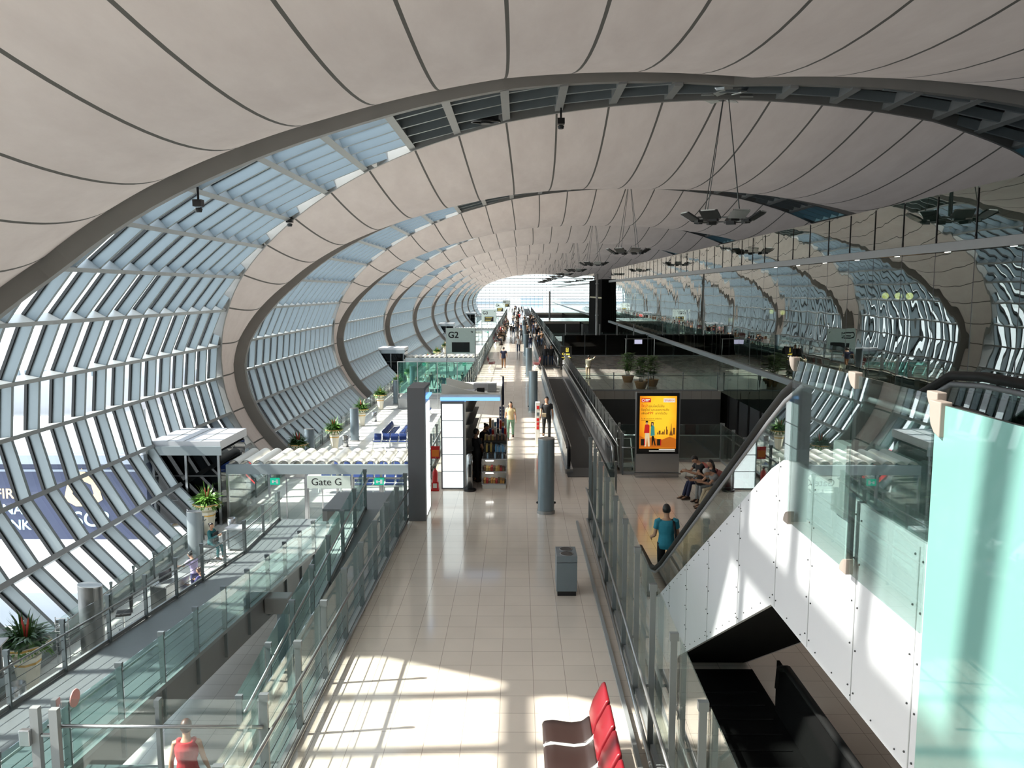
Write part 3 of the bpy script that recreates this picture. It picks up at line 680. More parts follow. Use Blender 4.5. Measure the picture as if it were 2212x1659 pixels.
# blue bench seats
def bench(loc,rz,n,m,lab,grp,back='bluefab'):
    t=thing('waiting_bench',lab,'bench',loc,rz,grp); p=.56
    for i in range(n):
        x=i*p
        MB().prism([(-.26,.45),(.18,.42),(.22,.44),(.22,.47),(-.22,.52),(-.26,.49)],x-.24,x+.24,'x').build('seat',M[m],t,bevel=.015)
        MB().prism([(.20,.50),(.25,.50),(.36,.92),(.32,.94),(.22,.74)],x-.24,x+.24,'x').build('backrest',M[back],t,bevel=.015)
    MB().box(-.3,(n-1)*p+.3,-.03,.05,.34,.41).build('beam',M['whitemetal'],t)
    for i in range(0,n+1,2):
        x=i*p-.28
        MB().tube([(x,.25,.03),(x,.0,.36),(x,-.22,.03)],.025,6).build('leg',M['whitemetal'],t)
    for i in range(n+1):
        x=i*p-.28
        MB().tube([(x,.26,.5),(x,.2,.66),(x,-.18,.66),(x,-.2,.45)],.014,6).build('armrest',M['rail'],t)
    return t
GB='blue waiting benches in the lounge'
b1=bench((-8.9,54.5,-4.2),R(90),8,'bluefab','row of blue seats facing the window beyond the vaulted roof',GB)
dup(b1,(-8.05,59.2,-4.2),R(-90),'row of blue seats facing the corridor, back to back with another row')
dup(b1,(-9.35,53.0,-4.2),R(0),'row of blue seats with backs towards the vaulted roof')
dup(b1,(-7.6,64,-4.2),R(90),'row of blue seats beyond the back to back rows')
dup(b1,(-9.8,77,-4.2),R(20),'row of blue seats under the G2 board')
for i,(x,y) in enumerate(((-10.0,41),(-10.0,44),(-8.2,47))): dup(b1,(x,y,-4.2),R(0),'row of blue seats inside the first gate, %s'%('nearest the doors','middle row','rear row')[i] if False else ('row of blue seats inside the first gate '+('nearest its doors','between the other two rows','rearmost before the vault end')[i]))
# ------------------------------------------------------------------ corridor
t=thing('lightbox_pillar','dark grey pillar with lit side panels at the end of the ramp balustrade','pillar',(-2.95,21.35,0))
MB().box(0,.46,0,.28,0,3.63).build('shell',M['darksteel'],t)
MB().box(.02,.44,.28,1.35,.02,3.55).build('core',M['stain'],t)
for i in range(5): MB().box(.44,.46,.34,1.25,.08+i*.62,.66+i*.62).build('light_panel',M['lightbox'],t)
MB().box(0,.46,.28,1.40,3.55,3.63).build('cap',M['darksteel'],t)
MB().box(.44,.52,.3,1.3,3.3,3.36).build('blue_light',M['bluelight'],t)
# kiosk
k=thing('shop_kiosk','shop kiosk with glowing white light box, blue lit flat roof and dark shelves','kiosk',(-2.42,24.9,0))
MB().box(.02,.76,0,.34,0,2.78).build('light_box_case',M['darksteel'],k)
for i in range(5): MB().box(.07,.70,-.02,0,.06+i*.535,.565+i*.535).build('light_panel',M['lightbox'],k)
MB().box(.76,.80,-.03,4.4,.0,2.78).build('shelf_side',M['stain'],k)
MB().box(.02,.06,.34,4.4,0,2.78).build('rear_wall',M['dark'],k)
for i in range(6): MB().box(.80,1.0,.4,4.3,.3+.42*i,.33+.42*i).build('shelf',M['dark'],k)
MB().box(.0,1.86,.25,4.9,2.80,2.84).build('roof',M['offw'],k)
MB().box(-.02,1.88,.20,.26,2.80,2.98).build('roof_fascia',M['offw'],k)
MB().tube([(.0,.16,2.84),(1.86,.16,2.84)],.055,10).build('blue_light',M['bluelight'],k,True)
for y in (.75,2.5): MB().prism([(-.02,2.84),(1.80,2.84),(1.80,2.90),(.9,3.02),(.05,3.24),(-.02,3.24)],y,y+.10,'y').build('roof_beam',M['offw'],k)
MB().box(-.02,.06,.26,4.9,2.84,2.92).build('roof_parapet',M['offw'],k)
MB().box(1.80,1.86,.26,4.9,2.84,2.90).build('roof_parapet',M['offw'],k)
for x,y in ((1.86,4.85),(.0,4.85)): MB().tube([(x-.03,y,0),(x-.03,y,2.8)],.03,8).build('roof_post',M['darksteel'],k)
text('lettering','suvarnabhumi',.20,M['steel'],k,(1.0,.195,2.93),rot=(pi/2,0,0)) if False else None
for i,(x,y,dx,dy,h,l,m) in enumerate(((1.15,2.6,.5,.4,.22,'white square duct box on the kiosk roof','white'),(1.55,2.0,.3,.3,.28,'grey transformer box on the kiosk roof','steel'),(1.2,1.5,.25,.2,.2,'small black spotlight box on the kiosk roof','black'),(1.5,3.4,.35,.3,.16,'low white junction box at the rear of the kiosk roof','offw'),(.55,.6,.7,.45,.05,'flat white spare panel at the front of the kiosk roof','white'),(.6,1.7,.8,.9,.07,'wide white sheet lying in the middle bay of the kiosk roof','white'),(.7,3.1,.9,1.1,.05,'large white sheet lying in the rear bay of the kiosk roof','white'))):
    b=MB().box(-dx/2,dx/2,-dy/2,dy/2,0,h).build('roof_box',M[m],bevel=.02,loc=(-2.42+x,24.9+y,2.842)); tag(b,l,'box','equipment on the kiosk roof')
sp=thing('hanging_pennant','narrow dark blue pennant on the corner of the kiosk roof','banner',(-.52,28.4,2.2))
MB().box(-.03,.03,-.12,.12,0,1.0).build('cloth',M['cnavy'],sp); MB().tube([(0,0,1.0),(-.1,0,1.02)],.015,6).build('bracket',M['steel'],sp)
hs=thing('price_stand','dark blue price board on a pole beside the woman in yellow','sign',(-.62,31.0,0))
MB().box(-.10,.10,-.02,.02,1.0,1.75).build('board',M['cnavy'],hs); MB().tube([(0,0,.02),(0,0,1.0)],.02,6).build('pole',M['steel'],hs); MB().lathe([(.16,0),(.16,.03),(.02,.04)],16).build('foot',M['steel'],hs)
for i in range(5): MB().box(-.07,.05,-.025,-.02,1.62-.13*i,1.65-.13*i).build('price_line',M['white'],hs)
# counters with goods
ct=thing('display_counter','white lit display counter with glass trays facing the camera at the kiosk','counter',(-1.12,25.0,0))
MB().box(0,.74,0,.5,0,.12).build('plinth',M['offw'],ct)
for z in (.12,.52,.92): MB().box(-.02,.76,-.02,.5,z,z+.03).build('tray',M['white'],ct)
for x in (-.02,.74): MB().box(x,x+.02,0,.5,.12,.95).build('side_panel',M['stain'],ct)
MB().box(0,.74,.46,.5,.12,.95).build('back_panel',M['offw'],ct)
for z in (.46,.86): MB().box(.1,.35,.1,.14,z,z+.02).build('tray_light',M['lampw'],ct)
st=thing('goods_stand','long stepped goods stand behind the display counter','stand',(-1.12,25.55,0))
for i,(y0,y1,h) in enumerate(((0,.45,1.05),(.45,1.2,1.32),(1.2,2.4,1.15),(2.4,4.0,1.0))): MB().box(0,.74,y0,y1,h-.05,h).build('shelf',M['dark'],st)
MB().box(0,.74,0,4.0,0,.9).build('cabinet',M['offw'],st)
cols=[('navy blue',(.02,.05,.22)),('silver blue',(.25,.38,.50)),('dark red',(.35,.02,.02)),('black',(.015,.015,.017)),('amber',(.45,.22,.05)),('white',(.75,.75,.72)),('gold',(.5,.36,.10)),('sky blue',(.12,.35,.60)),('scarlet',(.65,.04,.03)),('brown',(.16,.08,.04))]
cm=[mat('pack '+c,v,.4) for c,v in cols]
def goods(n,x0,x1,y0,y1,z,h,ci,place,grp):
    proto=None; w=(x1-x0)/n
    for i in range(n):
        c=ci[i%len(ci)]
        o=MB().box(-w*.44,w*.44,0,y1-y0,0,h*(1-.12*((i*7)%3))).build('goods_box',cm[c],bevel=.004,loc=(x0+w*(i+.5),y0,z))
        od=['first','second','third','fourth','fifth','sixth','seventh','eighth','ninth','tenth','eleventh','twelfth'][i]
        tag(o,'%s box, %s from the light box %s'%(cols[c][0],od,place),'box',grp)
G='goods on the kiosk counters'
goods(9,-1.08,-.42,25.05,25.4,.15,.13,[4,2,9,4],'on the lowest lit tray',G)
goods(9,-1.08,-.42,25.05,25.4,.55,.13,[9,6,4,2],'on the upper lit tray',G)
goods(12,-1.1,-.4,25.05,25.3,.95,.17,[3,3,1,3],'on top of the display counter',G)
goods(5,-1.1,-.76,25.6,25.9,1.05,.26,[3,6],'on the front stand',G)
goods(6,-.74,-.4,25.6,25.9,1.05,.22,[7,1],'on the blue half of the front stand',G)
goods(6,-1.1,-.74,26.2,26.5,1.32,.16,[6,9],'on the raised stand',G)
goods(6,-.72,-.4,26.2,26.5,1.32,.20,[3,9],'on the dark half of the raised stand',G)
goods(9,-1.1,-.4,27.0,27.3,1.15,.18,[8,2,8],'on the red middle shelf',G)
goods(8,-1.1,-.4,28.1,28.4,1.0,.42,[5,0,8,5,3],'on the far white shelf',G)
goods(7,-1.05,-.4,28.9,29.2,1.0,.6,[4,5,7,0,8],'at the far end of the stand',G)
f=thing('fire_extinguisher','red fire extinguisher on a red stand between pillar and kiosk','extinguisher',(-2.58,24.75,0))
MB().box(-.12,.12,-.10,.12,0,.06).build('base',M['red'],f); MB().box(-.10,.10,-.08,.10,.06,.26).build('stand_box',M['red'],f)
MB().box(-.06,.06,-.09,-.08,.10,.24).build('label',M['offw'],f)
MB().lathe([(.075,.26),(.085,.30),(.085,.56),(.06,.64),(.03,.67),(.03,.72)],16).build('cylinder',M['red'],f,True)
MB().box(-.02,.02,-.08,.05,.72,.75).box(-.02,.02,-.09,.02,.77,.79).build('valve_handle',M['black'],f)
MB().tube([(0,.02,.72),(-.12,.0,.76),(-.16,0,.6),(-.12,-.02,.36)],.014,6).build('hose',M['black'],f,True)
fs=thing('extinguisher_sign','red and orange notice board on a thin pole above the extinguisher','sign',(-2.60,25.1,0))
MB().tube([(0,0,0),(0,0,1.0)],.012,6).build('pole',M['steel'],fs); MB().box(-.14,.14,-.01,.01,.94,1.34).build('board',M['red'],fs)
MB().box(-.11,.11,-.016,-.01,1.0,1.22).build('notice',M['orange'],fs)
MB().lathe([(.1,0),(.1,.02),(.01,.03)],12).build('foot',M['steel'],fs)
tw=thing('tower_fan','slim silver tower fan on a round black foot beside the light box','fan',(-1.5,24.75,0))
MB().lathe([(.20,0),(.20,.05),(.08,.07)],20).build('foot',M['black'],tw)
MB().lathe([(.10,.07),(.10,1.12),(.07,1.16)],18).build('body',M['stain'],tw,True)
MB().box(-.03,.05,-.11,-.09,.45,.85).build('grille',M['black'],tw)
# litter bin
b=thing('litter_bin','grey square litter bin with two round openings on the beige floor','bin',(.79,15.95,0))
MB().box(.02,.40,.02,.62,0,.1).build('plinth',M['black'],b)
MB().box(0,.42,0,.64,.1,.70).build('body',M['slate'],b,bevel=.006)
hd=MB()
hd.box(0,.42,-.005,.645,.71,.84); hd.build('top_box',M['slate'],b,bevel=.006)
for y in (.17,.47):
    MB().lathe([(.135,.0),(.14,.006),(.125,.008),(.12,.004),(0,.002)],24,(.21,y,.841)).build('opening_ring',M['rail'],b,True)
    MB().lathe([(.118,0),(.118,.003),(0,.0035)],24,(.21,y,.846)).build('opening',M['black'],b)
# white service post with red call points
p=thing('service_post','slim white service post with red call boxes left of the man in black','post',(.80,32.4,0))
MB().box(-.09,.09,0,.3,0,1.72).build('post',M['offw'],p,bevel=.01)
for z,c in ((1.45,'red'),(1.18,'slate'),(.95,'red'),(.78,'red'),(.62,'red')): MB().box(-.04,.06,-.012,0,z,z+.13).build('call_box',M[c],p)
# travelators
def trav(x0,y0,L,lab,w=1.75):
    t=thing('moving_walkway',lab,'moving walkway',(x0,y0,0))
    MB().box(.28,w-.28,0,L,.005,.02).build('belt',M['blackrub'],t)
    MB().box(.05,w-.05,-1.4,0,.0,.018).build('comb_plate',M['dark'],t); MB().box(.05,w-.05,L,L+1.4,.0,.018).build('comb_plate',M['stain'],t)
    for x in (0,w-.26):
        MB().box(x,x+.26,-.9,L+.9,0,.16).build('skirt',M['stain'],t)
        MB().box(x+.07,x+.19,-.6,L+.6,.16,.80).build('side_panel',M['stain'] if x else M['slate'],t)
        MB().tube([(x+.13,-.3,.12),(x+.13,-.75,.25),(x+.13,-.85,.5),(x+.13,-.7,.85),(x+.13,-.3,.93),(x+.13,L+.3,.93),(x+.13,L+.7,.85),(x+.13,L+.85,.5),(x+.13,L+.75,.25)],(.05),8).build('handrail',M['blackrub'] if not x else M['rail'],t,True)
        MB().box(x+.04,x+.22,-.5,L+.5,.80,.87).build('deck_strip',M['rail'],t)
    return t
tv=trav(1.62,28.0,29,'empty moving walkway beside the man in black')
for i,(y,L,l) in enumerate(((66,40,'moving walkway carrying two standing men'),(118,70,'third moving walkway along the crowd'),(200,80,'last moving walkway near the far end'))):
    trav(1.62,y,L,l)
fence('glass_balustrade','glass balustrade along the outer side of the empty moving walkway',G_F,(3.52,27.2,0),(3.62,62,0),1.4,1.5,.95,-1,gm='gpane',pm='rail')
fence('glass_balustrade','grey glass balustrade along the outer side of the crowded moving walkways',G_F,(3.62,64,0),(3.62,225,0),1.7,3.0,.95,-1,gm='gramp')
fence('glass_balustrade','short glass balustrade turning from the walkway towards the billboard',G_F,(3.55,27.0,0),(4.05,27.0,0),1.4,.5,.95,1)
bs=thing('shop_sign','tall black standing sign with yellow emblem beside the second walkway','sign',(3.8,63.8,0))
MB().box(-.45,.45,-.06,.06,.0,1.85).build('board',M['black'],bs)
em=mat('glowing sign yellow',(.75,.6,.08),.5,emis=.3); wm=mat('glowing sign white',(.8,.8,.78),.5,emis=.2)  # lettering colours are given a faint emission of their own
MB().tube([(.0,-.07,1.42),(.16,-.07,1.42),(.16,-.07,1.72),(.0,-.07,1.72),(.0,-.07,1.42)],.018,6).tube([(.08,-.07,1.48),(.08,-.07,1.66)],.016,6).build('emblem',em,bs)
text('lettering','C',.22,em,bs,(-.32,-.065,1.18),bold=.004); MB().box(-.16,.28,-.066,-.06,1.19,1.27).build('text_line',em,bs); text('lettering','VIP',.15,wm,bs,(-.18,-.065,1.02),bold=.003); MB().box(.14,.30,-.066,-.06,1.03,1.11).build('text_line',wm,bs)
MB().box(-.35,.38,-.066,-.06,.96,.98).box(-.2,.3,-.066,-.06,.80,.86).build('rule',em,bs)
for i in range(3): MB().box(-.28,.05+.05*i,-.066,-.06,.45+.11*i,.51+.11*i).build('text_line',wm,bs)
# backlit billboard
def poster():
    m,t_,o=nt('backlit poster'); e=t_.nodes.new('ShaderNodeEmission'); e.inputs[1].default_value=.40
    tc=t_.nodes.new('ShaderNodeTexCoord'); sp=t_.nodes.new('ShaderNodeSeparateXYZ'); t_.links.new(tc.outputs['Generated'],sp.inputs[0])
    gr=t_.nodes.new('ShaderNodeTexGradient'); gr.gradient_type='SPHERICAL'; mp=t_.nodes.new('ShaderNodeMapping'); mp.inputs['Location'].default_value=(-.85,0,-.85); mp.inputs['Scale'].default_value=(1.5,0,1.25)
    t_.links.new(tc.outputs['Generated'],mp.inputs[0]); t_.links.new(mp.outputs[0],gr.inputs[0])
    n=t_.nodes.new('ShaderNodeTexNoise'); n.inputs['Scale'].default_value=6; t_.links.new(tc.outputs['Generated'],n.inputs['Vector'])
    ad=t_.nodes.new('ShaderNodeMath'); ad.operation='MULTIPLY_ADD'; ad.inputs[1].default_value=.22; t_.links.new(n.outputs['Fac'],ad.inputs[0]); t_.links.new(gr.outputs['Fac'],ad.inputs[2])
    cr=t_.nodes.new('ShaderNodeValToRGB'); el=cr.color_ramp.elements; el[0].color=(.62,.12,.005,1); el[1].color=(.95,.55,.03,1); el[0].position=.05; el[1].position=.75
    t_.links.new(ad.outputs[0],cr.inputs[0]); t_.links.new(cr.outputs[0],e.inputs[0]); t_.links.new(e.outputs[0],o.inputs[0]); return m
bb=thing('billboard','backlit orange advertising billboard in a black frame on a grey plinth','billboard',(3.95,26.7,0))
MB().box(.0,1.40,-.09,.09,.80,2.84).build('frame',M['black'],bb,bevel=.015)
MB().box(-.03,0,-.1,.1,.3,2.86).build('side_strip',M['rail'],bb); MB().box(1.40,1.43,-.1,.1,.3,2.86).build('side_strip',M['rail'],bb)
MB().box(-.02,1.42,-.12,.12,.0,.80).build('plinth',M['stain'],bb); MB().box(-.08,1.48,-.2,-.15,.12,.16).build('guard_rail',M['rail'],bb)
po=MB().box(.09,1.31,-.10,-.09,.98,2.74).build('poster',poster(),bb)
pb=lambda n,c,e=.22: mat('print '+n,c,.6,var=.02,emis=e)
P_=lambda name,x0,x1,z0,z1,c,d=.104:MB().box(x0,x1,-d,-.1,z0,z1).build(name,c,po)
cr_=pb('red',(.6,.02,.015)); ck=pb('black',(.02,.015,.01),.1); cw=pb('white',(.9,.88,.8)); ctl=pb('teal',(.05,.28,.26)); cbr=pb('brown',(.16,.06,.01),.3); cor=pb('deep orange',(.55,.14,.01)); csk=pb('skin',(.65,.36,.2))
P_('red_logo_box',.14,.45,2.53,2.66,cr_); P_('white_logo_box',.87,1.25,2.53,2.66,cw)
MB().tube([(.2+.04*cos(2*pi*i/14),-.106,2.595+.04*sin(2*pi*i/14)) for i in range(15)],.009,5,False).build('ring_mark',cw,po)
P_('logo_line',.27,.42,2.605,2.635,cw,.106); P_('logo_line',.27,.37,2.565,2.59,cw,.106)
text('lettering','true',.12,cr_,po,(.9,-.106,2.57)); text('lettering','move',.115,cor,po,(1.09,-.106,2.57)).scale=(.55,1,1)
for i,(s,z,sz,c) in enumerate((('ออนไลน์ไม่อั้น',2.37,.10,ck),('ในยุโรป และออสเตรเลีย',2.25,.10,ck),('เพียง         บาทต่อวัน',2.13,.10,ck),('ใน 32 ประเทศ 35 เครือข่าย',1.96,.065,ck))):
    text('thai_line',s,sz,c,po,(.14 if i else .37,-.104,z))
text('thai_line','ใหม่!',.12,cr_,po,(.14,-.104,2.37))
text('lettering','499',.13,cr_,po,(.34,-.105,2.125))
P_('small_line',.14,.6,1.92,1.93,ck)
# printed travellers and skyline (plain generic picture)
sk=MB()
for x0,x1,z1 in ((.68,.72,1.52),(.73,.79,1.58),(.8,.83,1.5),(.84,.9,1.55),(.91,.93,1.62),(.97,1.0,1.72),(1.0,1.03,1.62),(1.2,1.27,1.68)): sk.box(x0,x1,-.102,-.1,1.45,z1)
sk.prism([(1.08,1.42),(1.2,1.42),(1.155,1.6),(1.145,1.82),(1.135,1.82),(1.125,1.6)],-.102,-.1,'y'); sk.build('printed_skyline',cbr,po)
gd=MB(); gd.prism([(.09,1.0),(1.31,1.0),(1.31,1.3),(1.1,1.38),(.8,1.26),(.5,1.36),(.3,1.3),(.09,1.42)],-.1015,-.1,'y'); gd.build('printed_ground',cor,po)
fg=MB(); fg.prism([(.26,1.05),(.32,1.05),(.35,1.4),(.38,1.05),(.44,1.05),(.42,1.55),(.28,1.55)],-.104,-.1,'y'); fg.build('printed_trousers',pb('cream',(.8,.65,.4)),po)
fg=MB(); fg.prism([(.24,1.5),(.42,1.5),(.42,1.76),(.36,1.8),(.27,1.78)],-.105,-.1,'y'); fg.build('printed_jacket',cr_,po)
fg=MB(); fg.prism([(.46,1.4),(.6,1.42),(.58,1.72),(.52,1.78),(.47,1.72)],-.106,-.1,'y'); fg.build('printed_coat',ctl,po)
fg=MB(); fg.prism([(.5,1.4),(.57,1.4),(.64,1.08),(.6,1.08),(.56,1.25),(.53,1.08),(.5,1.08)],-.1055,-.1,'y'); fg.prism([(.46,1.72),(.55,1.72),(.56,1.86),(.48,1.88)],-.1045,-.1,'y'); fg.prism([(.29,1.84),(.37,1.84),(.37,1.91),(.29,1.91)],-.1045,-.1,'y'); fg.build('printed_dark_shapes',ck,po)
fg=MB(); fg.prism([(.30,1.79),(.36,1.79),(.36,1.86),(.30,1.86)],-.107,-.1,'y'); fg.prism([(.49,1.76),(.54,1.76),(.54,1.83),(.49,1.83)],-.107,-.1,'y'); fg.build('printed_faces',csk,po)
for x in (.14,.68): P_('printed_suitcase',x,x+.13,1.08,1.3,ck,.106); P_('printed_suitcase_edge',x+.11,x+.14,1.08,1.3,cr_,.107)
for z,a in ((.93,.75),(.88,.42)): MB().box(a,1.28,-.096,-.09,z,z+.025).build('caption_line',cw,bb)
# trolleys parked behind the billboard
tr=thing('baggage_trolley','baggage trolley behind the billboard plinth','trolley',(3.75,28.0,0))
mb=MB(); mb.tube([(-.25,.3,.12),(-.25,-.4,.12),(-.25,.35,1.0),(.25,.35,1.0),(.25,-.4,.12),(.25,.3,.12)],.022,6); mb.build('frame',M['whitemetal'],tr)
MB().box(-.24,.24,-.4,.3,.10,.13).build('deck',M['stain'],tr)
for x in (-.22,.22): MB().tube([(x-.015,-.35,.06),(x+.015,-.35,.06)],.06,10).build('wheel',M['black'],tr)
# benches along the corridor
bench((-2.1,64,0),R(90),3,'maroon','maroon seats by the corridor balustrade behind the man in blue','maroon corridor benches','maroon')
rb=bench((1.45,65.0,0),R(-90),4,'maroon','maroon seats with backs to the second walkway end','maroon corridor benches','maroon')
# red backed chairs at the picture's lower edge
rc=thing('red_chair_bench','row of red backed dark seated chairs on white frames by the tall fence','bench',(.62,10.05,0))
for i in range(4):
    y=-i*.60
    sx=[(-.30,.40),(-.27,.46),(-.15,.475),(.10,.44),(.24,.46),(.34,.54),(.36,.50),(.26,.41),(.10,.385),(-.22,.40)]
    MB().prism(sx,y-.27,y+.27,'y').build('seat',M['brownfab'],rc,True,bevel=.03)
    bk=[(.37,.50),(.33,.58),(.38,.76),(.50,1.00),(.545,1.03),(.565,.98),(.50,.74),(.42,.50)]
    MB().prism(bk,y-.26,y+.26,'y').build('backrest',M['redfab'],rc,True,bevel=.035)
    fr=MB(); fr.tube([(-.29,y-.30,.43),(-.2,y-.30,.455),(.1,y-.30,.42),(.26,y-.30,.44),(.36,y-.30,.55),(.50,y-.30,.80),(.58,y-.30,.84)],[.018,.03,.03,.03,.03,.022,.012],8); fr.build('side_frame',M['whitemetal'],rc,True)
MB().tube([(.05,.35,.34),(.05,-2.2,.34)],.045,10).build('beam',M['whitemetal'],rc)
for y in (.1,-1.1,-2.1): 
    MB().tube([(.05,y,.34),(-.25,y,.03)],.03,8).build('leg',M['whitemetal'],rc); MB().tube([(.05,y,.34),(.38,y,.03)],.03,8).build('leg',M['whitemetal'],rc)
# ------------------------------------------------------------------ escalator to the viewer's level
XE=2.5
es=thing('escalator','white clad escalator rising from the beige floor to the upper level','escalator',(XE,4.0,0))
def yz(*p): return [(y-4.0,z) for y,z in p]
arc=[(7.55,4.65),(7.9,4.50),(8.24,4.26)]
top=yz((4.0,4.66),(7.15,4.66),(7.5,4.62),(7.85,4.46),(8.24,4.23))
clad=top+yz((13.77,.90),(15.0,.30),(16.6,.18),(16.6,0.0),(13.0,.0),(7.72,3.12),(4.0,3.12))
MB().prism(clad,0,.04,'x').build('left_cladding',M['white'],es)
MB().prism(clad,1.30,1.34,'x').build('right_cladding',M['white'],es)
# seams and rivets on the cladding
rv=MB()
for y in (4.9,5.8,6.72,7.62,8.9,10.3,11.6,12.9,14.2):
    if y<8: z1,z0=4.62,3.14
    elif y<13.2: z1=4.23-(y-8.24)*.602; z0=max(0.02,3.12-(y-7.72)*.591)
    else: z1=.7; z0=.02
    if y<7.7: z0=3.14
    yy=y-4
    MB().box(-.003,0,yy-.006,yy+.006,z0,z1).build('cladding_seam',M['steel'],es)
    n=max(2,int((z1-z0)/.26))
    for i in range(n):
        z=z0+.08+(z1-z0-.16)*i/(n-1) if n>1 else z0
        for d in (-.05,.05): rv.ball((-.004,yy+d,z+(.02 if d>0 else 0)),.008,6,4)
for a,b in (((4.0,3.18),(7.6,3.18)),((7.75,3.18),(13.0,.08)),((8.3,4.12),(13.7,.86))):
    n=int(sqrt((a[0]-b[0])**2+(a[1]-b[1])**2)/.33)
    for i in range(n): q=i/n; rv.ball((-.004,a[0]+(b[0]-a[0])*q-4,a[1]+(b[1]-a[1])*q),.007,6,4)
rv.build('rivets',M['dark'],es)
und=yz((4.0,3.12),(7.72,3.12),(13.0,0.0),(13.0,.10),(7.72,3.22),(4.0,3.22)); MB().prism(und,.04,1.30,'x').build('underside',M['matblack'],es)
# steps
st=MB()
for i in range(21):
    y=8.0+i*.40-4; z=4.45-i*.2115
    st.box(.2,1.14,y,y+.40,z-.22,z)
st.build('steps',M['dark'],es)
MB().box(.1,1.24,9.6+.0,12.7,.0,.03).build('lower_plate',M['dark'],es)
MB().box(.1,1.24,0,4.0,4.55,4.62).build('upper_plate',M['stain'],es)
for x,nm in ((.0,'left'),(1.28,'right')):
    gp=yz((4.6,4.66),(7.15,4.66),(7.85,4.46),(8.24,4.23),(13.77,.90),(15.2,.28),(16.3,.28),(16.45,.6),(16.2,.85),(15.0,.88),(13.9,1.32),(8.15,4.82),(7.5,5.25),(7.0,5.40),(4.6,5.45))
    MB().prism(gp,x+.024,x+.036,'x').build('balustrade_glass',M['gesc'],es)
    path=[(4.4,5.50),(6.6,5.50),(7.1,5.46),(7.6,5.24),(8.1,4.95),(13.75,1.48),(14.4,1.14),(15.0,.98),(16.3,.94),(16.58,.84),(16.68,.62),(16.6,.42),(16.3,.32)]
    MB().tube([(x+.03,y-4,z) for y,z in path],[(.055,.042)]*len(path),10).build('handrail',M['blackrub'],es,True)
    MB().tube([(x+.03,y-4,z-.075) for y,z in path[:-3]],.024,8).build('handrail_guide',M['darksteel'],es,True)
# upper floor slab behind the cladding
slab('floor',M['dimfl'],XE+1.36,12.6,-10,7.4,4.3,4.6,'upper level floor')
slab('floor',M['dimfl'],XE,XE+1.36,-10,4.0,4.3,4.6)
sf=struct(MB().box(XE-.02,XE+.02,-10,4.0,3.12,4.66).build('wall_fascia',M['white']),'white fascia of the upper floor edge')
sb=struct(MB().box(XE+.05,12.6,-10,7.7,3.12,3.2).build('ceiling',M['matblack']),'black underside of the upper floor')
struct(MB().box(12.5,12.6,-10,29,0,2.1).build('wall_hall',M['dark']))
# clamped glass balustrade of the upper floor
gg=thing('clamped_balustrade','thick clear glass panes with metal clamps on the upper floor edge','balustrade',(2.43,4.66,4.15))
for a,b in ((1.17,2.45),):
    MB().box(-.012,0,a,b,0,1.45).build('glass_panel',M['gpane'],gg)
MB().box(-.012,0,.03,1.15,0,1.45).build('glass_panel',M['gpane'],gg)
def clamp(y,z,up):
    s=1 if up else -1
    MB().prism([(y-.06,z),(y+.06,z),(y+.06,z-.03*s),(y+.035,z-.07*s),(y+.0,z-.10*s),(y-.06,z-.12*s)],-.03,.03,'x').build('clamp',M['clampm'],gg,bevel=.006)
    return
for y in (1.16,2.45): clamp(y,1.47,True)
for y in (1.16,2.45): clamp(y,-.02,False)
clamp(.02,1.47,True)
MB().box(0.005,.03,1.12,1.18,0,1.44).build('joint_post',M['black'],gg)
MB().box(.02,.09,1.3,1.55,.35,.9).build('bracket',M['steel'],gg)
fp=thing('frosted_panel','large bright frosted teal glass panel at the near edge of the upper floor','panel',(2.40,1.2,2.2))
MB().box(-.012,.0,0,3.40,0,3.36).build('pane',M['frost'],fp); MB().box(.002,.02,0,3.40,3.30,3.36).build('edge_trim',M['dark'],fp)
MB().prism([(3.30,3.38),(3.42,3.38),(3.42,3.30),(3.40,3.24),(3.36,3.20),(3.30,3.18)],-.04,.03,'x').build('clamp',M['clampm'],fp,bevel=.006)
# escalator well under the landing
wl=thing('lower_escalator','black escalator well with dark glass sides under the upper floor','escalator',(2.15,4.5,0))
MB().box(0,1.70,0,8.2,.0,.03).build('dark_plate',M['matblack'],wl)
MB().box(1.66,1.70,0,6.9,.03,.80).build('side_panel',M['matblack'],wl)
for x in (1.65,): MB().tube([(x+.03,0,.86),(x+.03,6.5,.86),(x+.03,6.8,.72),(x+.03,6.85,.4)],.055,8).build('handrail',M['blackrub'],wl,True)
for i in range(19): MB().box(.1,1.55,.2+i*.4,.22+i*.4,.03,.045).build('step_edge',M['blackrub'],wl)
